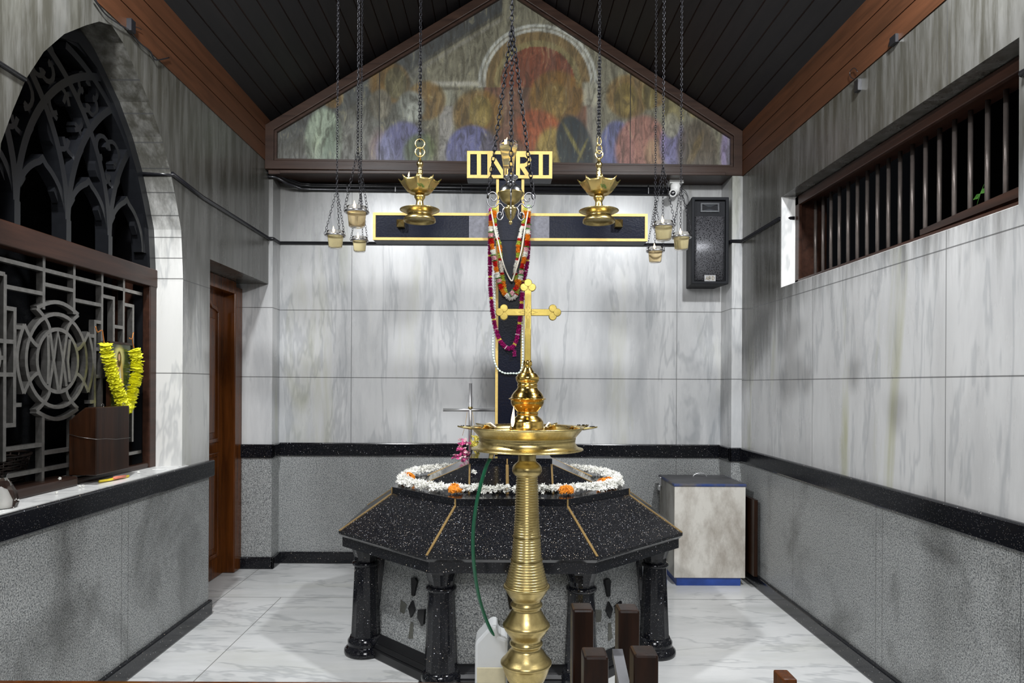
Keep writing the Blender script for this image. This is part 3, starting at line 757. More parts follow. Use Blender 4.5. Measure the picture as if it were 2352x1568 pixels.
# ------------------------------------------------------------------ big black cross
YX=4.08
cr=empty('standing_cross',(AX,YX,1.074),'tall black wooden cross edged in gold, with a lettered plaque, standing on the altar','cross')
def PZ(px,py): p_=P(px,py,YX); return p_.x,p_.z
xa,_=PZ(1138,700); xb,_=PZ(1203,700); xa+=0; 
cx=(xa+xb)/2
MB().box(xa,xb,YX,YX+.12,1.074,2.72).build('upright',M['crossblack'],cr,bevel=.004)
l,_=PZ(857,520); r_,_=PZ(1487,520); _,zt_=PZ(1172,490); _,zb_=PZ(1172,553)
MB().box(l,r_,YX-.003,YX+.115,zb_,zt_).build('crossbar',M['crossblack'],cr,bevel=.004)
pl_,_=PZ(1073,380); pr_,_=PZ(1268,380); _,pt=PZ(1170,349); _,pb=PZ(1170,411)
MB().box(pl_,pr_,YX-.012,YX+.10,pb,pt).build('plaque',M['crossblack'],cr,bevel=.003)
fx=lambda d_,s_,t_:(s_,d_,t_)
def rim(x0,x1,z0,z1,y,wd,nm='gold_border'):
    b=MB(); b.strip([(x0+wd/2,z0+wd/2),(x1-wd/2,z0+wd/2),(x1-wd/2,z1-wd/2),(x0+wd/2,z1-wd/2)],wd,y-.004,y+.002,fx,closed=True); b.build(nm,M['gold'],cr)
rim(pl_,pr_,pb,pt,YX-.012,.019)
# crossbar border (open where the upright passes) and upright edge lines
b=MB(); wd=.016
for z in (zb_+wd/2,zt_-wd/2):
    b.strip([(l,z),(xa-.005,z)],wd,YX-.007,YX-.001,fx); b.strip([(xb+.005,z),(r_,z)],wd,YX-.007,YX-.001,fx)
for x in (l+wd/2,r_-wd/2): b.strip([(x,zb_),(x,zt_)],wd,YX-.007,YX-.001,fx)
b.build('gold_border',M['gold'],cr)
b=MB()
for x in (xa+.009,xb-.009):
    b.strip([(x,1.08),(x,zb_)],wd,YX-.004,YX+.001,fx); b.strip([(x,zt_),(x,pb)],wd,YX-.004,YX+.001,fx)
b.build('gold_edge_line',M['gold'],cr)
# worn grey paint either side of the upright
for s_,x0,x1 in ((1,xa-.16,xa),(1,xb,xb+.15)): MB().box(x0,x1,YX-.0045,YX-.001,zb_+wd,zt_-wd).build('worn_patch',M['chromeworn'],cr)
# letters I N R I
def LP(cx_,cy_): return PZ(1060+cx_*.2424,300+cy_*.2424)
ly=YX-.012
def letter(pts,wd=.028):
    b=MB(); 
    for pp in pts: b.strip([LP(*q) for q in pp],wd if len(pp)==2 else .022,ly-.004,ly+.001,fx)
    return b
for pp in ([[(166,215),(166,440)]],[[(265,440),(265,215)],[(275,225),(405,435)],[(412,215),(412,440)]],
           [[(535,215),(535,440)],[(535,240),(600,240),(632,258),(642,285),(632,315),(600,335),(540,340)],[(565,338),(625,430)]],[[(750,215),(750,440)]]):
    letter(pp,.024).build('gold_letter',M['gold'],cr)
# brass pyramid studs at the ends
for px in (922,1419):
    x,z=PZ(px,516); s_=.022
    b=MB(); b.box(x-s_,x+s_,YX-.045,YX,z-s_,z+s_); b.add([(x-s_,YX-.045,z-s_),(x+s_,YX-.045,z-s_),(x+s_,YX-.045,z+s_),(x-s_,YX-.045,z+s_),(x,YX-.075,z)],[(0,1,4),(1,2,4),(2,3,4),(3,0,4)])
    b.build('nail_stud',M['brassd'],cr)
# ------------------------------------------------------------------ flowers and garlands
def resample(pts,step):
    pts=[Vector(p) for p in pts]; out=[]; 
    # Catmull-Rom then arc length
    dense=[]
    for i in range(len(pts)-1):
        p0=pts[max(i-1,0)];p1=pts[i];p2=pts[i+1];p3=pts[min(i+2,len(pts)-1)]
        for k in range(12):
            t_=k/12; dense.append(.5*((2*p1)+(p2-p0)*t_+(2*p0-5*p1+4*p2-p3)*t_*t_+(3*p1-p0-3*p2+p3)*t_**3))
    dense.append(pts[-1]); acc=0; out=[dense[0]]
    for a,c in zip(dense[:-1],dense[1:]):
        d_=(c-a).length
        while acc+d_>=step:
            u=(step-acc)/d_; a=a+(c-a)*u; out.append(a); d_=(c-a).length; acc=0
        acc+=d_
    return out
def ruffle(mb,c,t_,r,th,n=10,jag=.25,mi=0):
    t_=t_.normalized(); u=t_.orthogonal().normalized(); v=t_.cross(u); a0=random.random()*6
    vs=[c+t_*th*.5,c-t_*th*.5]
    for k in range(n*2):
        a=a0+math.pi*k/n; rr=r*(1 if k%2==0 else 1-jag)*random.uniform(.88,1.1)
        vs.append(c+(u*math.cos(a)+v*math.sin(a))*rr+t_*random.uniform(-.5,.5)*th)
    m=n*2
    mb.add(vs,[(0,2+k,2+(k+1)%m) for k in range(m)]+[(1,2+(k+1)%m,2+k) for k in range(m)],mi,False)
def garland(pts,seq,r,step,th,n=9,mats=None):
    mb=MB(); P_=resample(pts,step); L=sum(s_[1] for s_ in seq); pos=0
    for i,p in enumerate(P_):
        t_=(P_[min(i+1,len(P_)-1)]-P_[max(i-1,0)])
        u=(i*step)%L; acc=0
        for s_ in seq:
            if u<acc+s_[1]: break
            acc+=s_[1]
        ruffle(mb,p,t_,r*(s_[2] if len(s_)>2 else 1)*random.uniform(.92,1.08),th,n,.22,s_[0])
    return mb
def bead(mb,c,r,el=1.0,t_=Vector((0,0,1)),mi=0):
    prof=[(r*math.sin(math.pi*k/6),-r*el*math.cos(math.pi*k/6)) for k in range(7)]
    mb.lathe(prof,c,8,mi,True,axis=t_)
def Q(x,y,Y=YX-.03): return P(1040+x*.2551,480+y*.2551,Y)
top=lambda x,y:[Q(x,y,YX+.05),Q(x,y-6,YX-.0)]
# pearl string
pts=[Q(345,5,YX+.08),Q(345,5,YX-.02)]+[Q(*p,YX-.045) for p in ((362,100),(385,220),(410,300),(440,440),(480,560),(528,645),(550,600),(585,500),(620,360),(645,200),(665,90))]+[Q(680,5,YX-.02),Q(680,5,YX+.08)]
mb=MB(); 
for p in resample(pts,.0075): bead(mb,p,.0048)
o=tag(mb.build('bead_necklace',M['pearl']),'short cream bead necklace hanging in a deep V on the black cross','garland')
# white flower garland, thick
pts=[Q(372,0,YX+.08),Q(372,0,YX-.02)]+[Q(*p,YX-.03) for p in ((378,120),(395,240),(420,330),(432,480),(450,620),(465,720),(500,800),(560,790),(585,700),(560,560),(585,440),(590,330),(612,210),(640,120),(652,50))]+[Q(660,0,YX-.02),Q(660,0,YX+.08)]
mb=garland(pts,[(0,.075,.9),(1,.012,.9),(2,.035),(3,.045,1.1),(2,.03),(1,.012)],.0155,.0065,.006)
o=tag(mb.build('flower_garland',[M['petalw'],M['red'],M['lime'],M['orange']]),'white garland with lime and orange bands, innermost of the flower garlands on the cross','garland','flower garlands on the cross')
# red, orange, white, rose garland
pts=[Q(350,60,YX-.02)]+[Q(*p,YX-.035) for p in ((342,190),(350,300),(365,400),(385,520),(410,620),(440,720),(490,780),(550,740),(600,650),(625,520),(655,400),(670,280))]+[Q(678,150,YX-.02),Q(682,0,YX-.02),Q(682,0,YX+.08)]
mb=garland(pts,[(0,.035),(1,.035),(2,.032,1.05),(4,.005,1.25),(3,.026,1.0),(4,.005,1.2)],.017,.0055,.006)
o=tag(mb.build('flower_garland',[M['red'],M['orange'],M['petalw'],M['pinkw'],M['leafg']]),'garland banded red, orange, white and rose, draped down to the middle of the cross','garland','flower garlands on the cross')
# magenta garland
pts=[Q(345,20,YX+.08),Q(345,20,YX-.02)]+[Q(*p,YX-.022) for p in ((342,160),(336,350),(336,600),(345,800),(362,960),(390,1090),(430,1190),(490,1252),(540,1240),(572,1180),(598,1050),(618,860),(640,650),(668,500),(680,350))]+[Q(682,200,YX-.01)]
mb=garland(pts,[(0,.052),(1,.004,1.1),(0,.058),(2,.012,.85)],.0155,.0052,.006)
for k in range(5): ruffle(mb,Q(555,1270+k*13,YX-.022),Vector((0,0,1)),.013,.006)
o=tag(mb.build('flower_garland',[M['magenta'],M['petalw'],M['cream']]),'long magenta garland with tassel, hanging lowest of the flower garlands on the cross','garland','flower garlands on the cross')
# pale green bead string
pts=[Q(376,600,YX-.012)]+[Q(*p,YX-.012) for p in ((376,800),(380,1000),(362,1180),(365,1320),(400,1430),(460,1475),(530,1478),(600,1470),(628,1380),(628,1200),(622,1000),(622,700))]
mb=MB()
P_=resample(pts,.017)
for i,p in enumerate(P_): bead(mb,p,.0062,1.35,(P_[min(i+1,len(P_)-1)]-P_[max(i-1,0)]))
o=tag(mb.build('bead_necklace',M['paleg']),'long pale green bead string looping lowest around the cross upright','garland')
# altar ring of jasmine with marigolds
mb=MB(); gar=empty('jasmine_garland',(AX,AY-.03,.914),'ring of white jasmine with orange marigold clusters lying around the black pyramid','garland')
def floret(mb,c,r,mi=0):
    ax=Vector((random.uniform(-1,1),random.uniform(-1,1),random.uniform(-.2,1))).normalized(); u=ax.orthogonal().normalized(); v=ax.cross(u); a0=random.random()*6
    tip=c+ax*r*.6
    for k in range(5):
        a=a0+k*1.2566; d_=u*math.cos(a)+v*math.sin(a); s_=ax.cross(d_)
        mb.add([c,tip+d_*r*.5+s_*r*.28,tip+d_*r*1.0+ax*r*.1,tip+d_*r*.5-s_*r*.28],[(0,1,2),(0,2,3),(1,3,2)],mi)
def ringpt(a,k=1):
    ca,sa=math.cos(a),math.sin(a)
    rx,ry=.635*k,.515*k; e=.8
    return Vector((AX+rx*abs(ca)**e*(1 if ca>0 else -1),AY-.02+ry*abs(sa)**e*(1 if sa>0 else -1),.914))
N=250
for i in range(N):
    a=2*math.pi*i/N; c=ringpt(a); rad=c-Vector((AX,AY,.914)); rad.z=0; rad.normalize()
    for k in range(9):
        an=random.uniform(0,math.pi); rr=.027*random.uniform(.6,1.15)
        q=c+rad*math.cos(an)*rr*1.1+Vector((0,0,.013+abs(math.sin(an))*rr*1.1))+Vector((random.uniform(-.008,.008),random.uniform(-.008,.008),0))
        floret(mb,q,.0155)
o=mb.build('jasmine_blossoms',M['petalw'],gar,fixn=False); o['kind']='stuff'
def marig(c,n,R,name,parent,mat):
    mb=MB()
    for k in range(n):
        d_=Vector((random.gauss(0,1),random.gauss(0,1),random.gauss(0,.8))).normalized()*R*random.uniform(.5,1)
        d_.z=abs(d_.z)*.9
        ruffle(mb,c+d_,d_+Vector((0,0,.01)),R*.42,R*.2,5,.4)
    return mb.build(name,mat,parent,fixn=False)
for px,py,Y in ((1047,1114,3.66),(1300,1128,3.64),(1386,1104,3.9),(1398,1098,3.95),(938,1092,4.1),(936,1104,4.08)):
    c=P(px,py,Y); c.z=.925
    marig(c+Vector((0,-.012,.008)),90,.040,'marigold_cluster',gar,M['marigold'])
# loose flower on pyramid
mb=MB(); c=P(1087,1087,3.80); 
for k in range(4): floret(mb,c+Vector((random.uniform(-.008,.008),0,random.uniform(-.008,.012))),.014)
tag(mb.build('loose_blossom',M['petalw'],fixn=False),'single white blossom lying on the left front edge of the black pyramid','flower')
# ------------------------------------------------------------------ stainless steel cross with small garlands
YS=4.33
sc_=empty('steel_cross',P(1080,1060,YS),'small stainless steel tube cross standing on the altar left of the tall black cross','cross')
b=MB(); b.cyl(P(1081,880,YS),Vector((P(1080,1060,YS).x,YS,1.0)),.0118,16).build('upright_tube',M['steel'],sc_)
b=MB(); b.cyl(P(1018,941,YS),P(1142,941,YS),.0105,16); b.build('cross_tube',M['steel'],sc_)
b=MB(); bead(b,P(1080.5,937,YS),.016); b.build('weld_ball',M['brassd'],sc_)
def strand(pts): 
    m=MB(); m.tube(pts,.0012,5); return m
pk=empty('hanging_garland',P(1055,1020,YS-.02),'pink flower garland tied to the left side of the steel cross','garland')
strand([P(1073,946,YS-.012),P(1069,975,YS-.02),P(1062,1000,YS-.02)]).build('tie_string',M['thread'],pk)
mb=MB()
def bloom(mb,c,d_,r,mi=0):
    ruffle(mb,c,d_,r,r*.7,6,.35,mi)
for cen,R in (((1062,1013),1),((1057,1025),1.15),((1063,1038),1),((1050,1048),1.1),((1067,1060),.8),((1074,1022),.8),((1072,1040),.8),((1076,1052),.7)):
    for k in range(7):
        c=P(cen[0]+random.uniform(-9,9),cen[1]+random.uniform(-7,7),YS-.02+random.uniform(-.02,.02))
        bloom(mb,c,Vector((random.uniform(-1,1),random.uniform(-1,1),1)),.017*R,random.choice((0,0,1)))
mb.build('pink_blossoms',[M['pink'],M['pinkw']],pk,fixn=False)
yk=empty('hanging_garland',P(1092,1010,YS-.02),'yellow flower garland tied to the right side of the steel cross, behind the oil bowl','garland')
strand([P(1085,946,YS-.012),P(1090,980,YS-.02),P(1088,1000,YS-.02)]).build('tie_string',M['thread'],yk)
mb=MB()
for k in range(26):
    c=P(1091+random.uniform(-7,9),1012+random.uniform(-10,28),YS-.02+random.uniform(-.02,.02)); bloom(mb,c,Vector((random.uniform(-1,1),random.uniform(-1,1),1)),.018)
mb.build('yellow_blossoms',M['cream'],yk,fixn=False)
# ------------------------------------------------------------------ flames
def flame(base,hh,r,parent,lean=0):
    m=MB(); prof=[(0,0),(r*.55,hh*.06),(r,hh*.25),(r*.85,hh*.45),(r*.5,hh*.7),(r*.2,hh*.88),(0,hh)]
    m.lathe(prof,(0,0,0),12); 
    for v in m.v: v.x+=lean*v.z; 
    for v in m.v: v+=Vector(base)
    return m.build('flame',M['flamecore'],parent)
def wick(base,parent,d_=(0,0,.012)):
    m=MB(); m.tube([Vector(base)-Vector(d_)*.8,Vector(base)+Vector(d_)*.6],.0022,6); return m.build('wick',M['lens'],parent)
# ------------------------------------------------------------------ big brass oil lamp
YL=2.80; K=YL/F
ax=P(1211,1000,YL).x
lamp=empty('brass_oil_lamp',(ax,YL,0),'tall brass standing oil lamp topped by a brass cross, in front of the altar','oil lamp')
def zof(py): return H-(py-CY)*K
def prof2(pts,ox,oy,s_): return [(hw*s_*K,zof(oy+y*s_)) for y,hw in pts]
# cross finial
ct=empty('tmp',(0,0,0)); C.objects.unlink(ct)
def cq(x,y): p_=P(1040+x*.2551,480+y*.2551,YL); return (p_.x,p_.z)
cxm,czm=cq(676,930); _,ztop=cq(676,700); _,zbot=cq(676,1370)
hw=.0135; lx,_=cq(455,930); rx,_=cq(905,930)
b=MB(); th=.008
b.box(cxm-hw,cxm+hw,YL-th,YL+th,zbot,ztop); b.box(lx,cxm-hw,YL-th,YL+th,czm-hw*1.0,czm+hw); b.box(cxm+hw,rx,YL-th,YL+th,czm-hw,czm+hw)
def lobe(x,z,r,al=1): b.lathe([(0,-th*al),(r*.93,-th*al),(r,-th*.6*al),(r,th*.6*al),(r*.93,th*al),(0,th*al)],(x,YL,z),24,smooth=False,axis=(0,1,0))
R=.0165
for cx0,cz0,dx,dz in ((cxm,ztop,0,1),(lx,czm,-1,0),(rx,czm,1,0)):
    lobe(cx0+dx*R*.95,cz0+dz*R*.95,R,1.25)
    lobe(cx0+dz*R*.98-dx*R*.15,cz0+dx*R*.98-dz*R*.15,R,1.2); lobe(cx0-dz*R*.98-dx*R*.15,cz0-dx*R*.98-dz*R*.15,R,1.15)
b.build('cross_finial',M['brassflat'],lamp,bevel=.0012)
b=MB()
for k in range(4):
    a=k*math.pi/2; d_=Vector((math.cos(a),0,math.sin(a))); s_=Vector((-math.sin(a),0,math.cos(a))); c=Vector((cxm,YL-th-.0006,czm))
    b.tube([c+d_*.004,c+d_*.018+s_*.006,c+d_*.04,c+d_*.018-s_*.006],.0007,4,closed=True)
for s_ in (-1,1): b.tube([(cxm+s_*hw*.8,YL-th-.0003,zbot+.01),(cxm+s_*hw*.8,YL-th-.0003,czm-.02)],.0006,4)
b.build('engraving',M['brassd'],lamp)
u=[(30,36),(40,42),(55,48),(68,45),(80,50),(86,46),(95,38),(110,40),(120,48),(135,55),(150,68),(160,68),(164,80),(172,95),(178,94),(185,110),(200,112),(205,122),(210,125),(245,122),(250,118),(260,112),(285,100),(290,108),(298,109),(303,106),(312,103),(340,115),(370,145),(400,165),(425,175),(432,186),(437,200),(442,196),(450,178),(480,175),(510,165),(540,140),(570,112),(580,108),(588,116),(596,117),(605,110),(620,112),(650,150),(675,168),(690,172),(720,172),(726,176),(760,176)]
b=MB(); b.lathe([(0,zof(820+30*.2168))]+prof2(u,0,820,.2168),(ax,YL,0),56); b.build('upper_urn',M['amber'],lamp)
# bowl
s2=K
bp=[(0,1.303),(.20,1.303),(.205,1.312),(.214,1.324),(.2305,1.3265),(.2315,1.322),(.225,1.316),(.213,1.302),(.2,1.286),(.197,1.283),(.199,1.279),(.197,1.274),(.196,1.262),(.199,1.258),(.201,1.253),(.210,1.243),(.2285,1.238),(.2295,1.2345),(.226,1.2325),(.19,1.235),(.06,1.240),(0,1.24)]
b=MB(); b.lathe(bp,(ax,YL,0),72); b.build('oil_bowl',M['brass'],lamp)
MB().lathe([(0,1.3075),(.206,1.3075)],(ax,YL,0),48).build('oil_surface',plain('dark_lamp_oil',(.25,.14,.03),.05),lamp)
# five spouts
for k in range(7):
    a=math.radians([182,140,100,60,22,-3,232][k]); 
    if k==6: continue
    d_=Vector((math.cos(a),math.sin(a),0)); s_=Vector((-d_.y,d_.x,0)); c=Vector((ax,YL,1.325))
    m=MB(); r0=.19
    top=[c+d_*r0+s_*.028,c+d_*.235+s_*.026,c+d_*.262+s_*.012,c+d_*.286+Vector((0,0,.004)),c+d_*.262-s_*.012,c+d_*.235-s_*.026,c+d_*r0-s_*.028]
    mid=[c+d_*r0+Vector((0,0,-.012)),c+d_*.235+Vector((0,0,-.010)),c+d_*.262+Vector((0,0,-.005)),c+d_*.284]
    m.add(top+mid,[(0,1,8,7),(1,2,9,8),(2,3,10,9),(6,7,8,5),(5,8,9,4),(4,9,10,3)],0,True)
    o=m.build('wick_spout',M['brass'],lamp,fixn=False); sd=o.modifiers.new('thick','SOLIDIFY'); sd.thickness=.0025; sd.offset=0
    if k in (0,4,5):
        m=MB()
        for j in range(10): bead(m,c+d_*random.uniform(.235,.275)+s_*random.uniform(-.01,.01)+Vector((0,0,.004)),.0025)
        m.build('charred_wick',M['lens'],lamp)
    else:
        m=MB(); m.tube([c+d_*.17+Vector((0,0,-.008)),c+d_*.20+Vector((0,0,.008)),c+d_*.225+s_*.006+Vector((0,0,.004))],.004,6); m.build('charred_wick',M['petalw'],lamp)
fb=P(1177,981,YL-.20); flame((fb.x,fb.y,fb.z),.082,.0075,lamp,.06)
wick(fb,lamp)
lt=bpy.data.lights.new('flame_light','POINT'); lt.energy=.7; lt.color=(1,.55,.25); lt.shadow_soft_size=.02
lo=bpy.data.objects.new('flame_light',lt); C.objects.link(lo); lo.location=fb+Vector((0,0,.05))
# stains of green under the lip
m=MB()
# shaft
sh=[(1035,95),(1080,95),(1100,98),(1110,106),(1125,125),(1140,140),(1160,152),(1180,158),(1200,159),(1215,154),(1230,146),(1245,134),(1258,116),(1268,110),(1276,108)]
pr=prof2([(y,h_) for y,h_ in sh],0,820,.2168)
s4=.3494; y4=1020
def hwc(y):   # in crop-4 px
    pts=[(200,66),(330,73),(480,78),(600,86),(750,97),(900,135),(930,140)]
    for (a,p),(c,q) in zip(pts[:-1],pts[1:]):
        if a<=y<=c: return p+(q-p)*(y-a)/(c-a)
    return 66
y=212
while y<915:
    stp=17
    rr=hwc(y)
    for dy,mul in ((0,-3),(3,2),(8,5),(13,2)):
        pr.append(((rr+mul)*s4*K,zof(y4+(y+dy)*s4)))
    if abs(y-594)<9 or abs(y-747)<9:
        pr.append(((rr+11)*s4*K,zof(y4+(y+15)*s4))); 
    y+=stp
low=[(918,146),(925,152),(934,153),(940,146),(950,140),(975,126),(1000,110),(1015,97),(1026,93),(1034,98),(1044,105),(1056,105),(1066,98),(1078,92),(1086,96),(1100,104),(1120,116),(1140,128),(1156,137),(1170,148),(1180,155),(1190,155),(1198,148),(1215,141),(1235,126),(1255,112),(1275,97),(1284,96),(1292,104),(1302,109),(1312,107),(1322,98),(1332,95),(1345,104),(1362,118),(1385,134),(1402,146),(1415,160),(1425,168),(1434,168),(1442,160),(1460,154),(1490,144),(1520,132),(1545,120)]
pr+=prof2(low,0,y4,s4)
pr+= [(.045,.245),(.05,.22),(.062,.20),(.064,.185),(.055,.17),(.07,.14),(.10,.11),(.14,.07),(.17,.04),(.185,.03),(.19,.012),(.185,0),(0,0)]
ax2=P(1206,1400,YL).x
b=MB(); b.lathe(pr,(ax,YL,0),56); b.build('ribbed_shaft',M['brassd'],lamp)
b=MB(); p0=P(1131,1042,YL-.05); b.cyl(p0+Vector((0,0,.02)),p0+Vector((-.006,0,-.018)),.010,12); b.build('drain_nozzle',M['brassd'],lamp)
# hose and jug
YJ=2.98
pts=[P(1128,1050,YL-.05),P(1118,1068,YL-.05),P(1105,1110,YL-.05),P(1094,1160,YL-.04),P(1087,1220,YL-.02),P(1088,1290,YL+.0),P(1098,1360,YL+.05),P(1112,1410,YL+.1),P(1126,1444,YJ-.07),P(1138,1463,YJ-.06),P(1141,1475,YJ-.05)]
b=MB(); b.tube(resample(pts,.012),.0075,10); tag(b.build('drain_hose',M['green']),'green hose running from under the brass oil bowl down to the white jug','hose')
jx0,jx1=P(1091,1500,YJ-.07).x,P(1166,1500,YJ-.07).x
jug=empty('plastic_jug',((jx0+jx1)/2,YJ,0),'white translucent plastic jug holding oil, on the floor behind the brass lamp shaft','jug')
def zj(py): return H-(py-CY)*(YJ-.07)/F
jb=[(0,zj(1500)),(0,0)]
x0,x1=jx0,jx1+.0; xm=P(1138,1440,YJ-.07).x
out=[(x0,.005),(x0,zj(1477)),(xm-.025,zj(1441)),(xm+.005,zj(1438)),(xm+.012,zj(1462)),(x1,zj(1470)),(x1,.005)]
A=[(x,YJ-.07,z) for x,z in out]; B=[(x,YJ+.07,z) for x,z in out]
MB().hexa(A,B).build('jug_body',M['jug'],jug,bevel=.012)
MB().box(x0+.008,x1-.008,YJ-.0725,YJ+.06,.01,zj(1532)).build('oil_level',M['jugoil'],jug,bevel=.004)
# ------------------------------------------------------------------ hanging brass lotus lamps
YH=3.6; KH=YH/F; s6=.185
def zh(cy_): return H-(330+cy_*s6-CY)*KH
def hang_lamp(px,name_label,flame_at,chain_px):
    x=P(px,460,YH).x; dz=0
    t_=empty('hanging_brass_lamp',(x,YH,zh(600)),name_label,'oil lamp','hanging brass lotus lamps')
    def pr_(pts): return [(hw_*s6*KH,zh(cy_)) for cy_,hw_ in pts]
    b=MB(); b.lathe([(0,zh(200))]+pr_([(200,15),(215,20),(232,36),(262,42),(275,40),(285,30),(310,27),(338,30),(345,36),(352,32),(368,34),(375,36),(385,30),(400,30),(430,33),(450,40),(480,36)]),(x,YH,0),24); b.build('lamp_stem',M['brassd'],t_)
    # lotus bowl with eight petals
    n=80; m=MB(); rows=[]
    for cy_,hw_ in ((632,60),(625,120),(600,150),(575,168),(545,188),(510,210),(480,225)):
        rows.append((hw_,cy_))
    vs=[]
    for i,(hw_,cy_) in enumerate(rows):
        f_=i/(len(rows)-1)
        for k in range(n):
            a=2*math.pi*k/n; pet=abs(math.cos(a*4+.4))**.7
            tip=max(0,math.cos(a*8+.0))**6
            rr=(hw_+f_*f_*38*tip)*s6*KH*(1+.03*math.cos(8*a)*f_); z=zh(cy_)+f_*f_*f_*.016*tip
            vs.append((x+rr*math.cos(a),YH+rr*math.sin(a),z))
    fs=[(i*n+k,i*n+(k+1)%n,(i+1)*n+(k+1)%n,(i+1)*n+k) for i in range(len(rows)-1) for k in range(n)]
    fs.append(tuple(range(n)))
    m.add(vs,fs,0,True); o=m.build('lotus_bowl',M['brassgreen'],t_); sd=o.modifiers.new('thick','SOLIDIFY'); sd.thickness=.003; sd.offset=-1
    b=MB(); b.lathe(pr_([(625,30),(640,58),(652,66),(665,69),(676,66),(690,56),(705,48),(722,44),(745,46),(770,52),(785,56),(790,40)]),(x,YH,0),24); b.build('lamp_neck',M['brass'],t_)
    b=MB(); b.lathe([(0,zh(800))]+pr_([(800,60),(812,150),(822,225),(826,246),(832,246),(842,225),(860,185),(880,152),(890,150),(905,160),(915,178),(930,192),(950,198),(972,199),(968,190),(950,186),(930,150),(920,60),(918,0)]),(x,YH,0),48); b.build('lamp_dish',M['brassd'],t_)
    # figure-eight hook
    b=MB()
    if flame_at=='side':
        for cy_ in (8,112):
            c=Vector((x,YH-.004,zh(cy_))); R_=.0248
            b.tube([c+Vector((R_*math.cos(a),0,R_*1.0*math.sin(a))) for a in [2*math.pi*k/20 for k in range(20)]],.0038,8,closed=True)
        b.tube([(x+.002,YH,zh(60)),(x,YH,zh(205))],.006,6)
    else:
        for cy_,ww in ((-40,.010),(60,.014)):
            c=Vector((x,YH,zh(cy_)))
            b.tube([c+Vector((ww*math.cos(a),.006*math.sin(a),.026*math.sin(a))) for a in [2*math.pi*k/20 for k in range(20)]],.0036,8,closed=True)
        c=Vector((x,YH,zh(130)))
        b.tube([c+Vector((.019*math.cos(a),0,.021*math.sin(a))) for a in [2*math.pi*k/20 for k in range(20)]],.0048,8,closed=True)
        b.tube([(x,YH,zh(165)),(x,YH,zh(210))],.010,8)
    b.build('hook',M['brass'],t_)
    b=MB(); zt2=ceil_z(x)-.02; ztop_=zh(-25) if flame_at=='side' else zh(-90)
    b.chain((x+.002,YH,ztop_),(x+.002,YH,ztop_+.42),.022,.014,.0022); b.chain((x-.006,YH+.005,ztop_),(x-.003,YH,ztop_+.42),.022,.014,.0022)
    b.chain((x,YH,ztop_+.42),(x,YH,zt2),.022,.014,.002)
    b.build('chain',M['chain'],t_)
    if flame_at=='side':
        p_=P(720+1180*s6,330+415*s6,YH-.02); flame(p_,.030,.0045,t_,.1)
    else:
        p_=P(1376,405,YH-.075); flame(p_,.036,.005,t_,0)
    return t_
t=NT('brass_with_green_oil'); n=t.noise(t.obj(),40,4,.6); c=t.mix(t.ramp(n,[(.55,0),(.68,1)]),(.60,.45,.17),(.12,.26,.07)); M['brassgreen']=t.out(c,.25,.9)
hang_lamp(964.2,'brass lotus lamp with figure-eight hook hanging left of the central lamp','side',966)
hang_lamp(1375.5,'brass lotus lamp with a round ring hook hanging right of the central lamp','front',1378)
# ------------------------------------------------------------------ hanging glass votive cups
def cup(px,py,hwpx,rpx,split,topx,label,grp,hot=False,tilt=0):
    Y=.045*F/hwpx; c=P(px,py,Y); k=.045/118.0
    t_=empty('hanging_votive_lamp',c,label,'oil lamp',grp)
    m=MB()
    m.tube([c+Vector((.045*math.cos(a),.045*math.sin(a),.0)) for a in [2*math.pi*i/28 for i in range(28)]],.0045,8,closed=True); m.build('support_ring',M['chrome'],t_)
    g_=MB(); g_.lathe([(.0395,.021),(.0385,.0),(.036,-.008),(.031,-.057),(.028,-.060),(0,-.060)],c,28)
    o=g_.build('glass_cup',M['glass'],t_); sd=o.modifiers.new('thick','SOLIDIFY'); sd.thickness=.002; sd.offset=-1
    g_=MB(); g_.lathe([(0,.004),(.0365,.004),(.0345,-.008),(.0295,-.054),(0,-.056)],c,24); g_.build('lamp_oil',M['oilhot'] if hot else M['oil'],t_)
    flame(c+Vector((-.006,-.01,.008)),.036,.006,t_,-.05)
    s_=P(split[0],split[1],Y)
    for j,a in enumerate((math.radians(195),math.radians(340),math.radians(80))):
        e=c+Vector((.049*math.cos(a),.049*math.sin(a),.002)); 
        m=MB(); m.chain(e,s_,.017,.010,.0011); m.build('suspension_chain',M['chain'],t_)
    m=MB(); zt2=ceil_z(s_.x)-.02; m.chain(s_,(s_.x+(topx-split[0])*Y/F*.3,Y,zt2),.016,.010,.0016); m.build('main_chain',M['chain'],t_)
    return t_
GL='glass votive lamps hanging on the left'; GR='glass votive lamps hanging on the right'
cup(770.5,541,21.8,0,(774,433),779,'glass oil cup nearest the left wall, in the left cluster of three hanging cups',GL)
cup(819.5,487,26,0,(822,345),829,'largest and highest glass oil cup of the left hanging cluster',GL,True)
cup(826,553,19,0,(829,445),834,'smallest and lowest glass oil cup of the left hanging cluster',GL)
cup(1524,520,24,0,(1523,380),1526,'largest and highest glass oil cup of the right hanging cluster',GR)
cup(1565,545,21.6,0,(1564,430),1565,'glass oil cup hanging just beside the black loudspeaker',GR)
cup(1505,577,19.4,0,(1505,465),1506,'lowest glass oil cup of the right hanging cluster',GR,True)
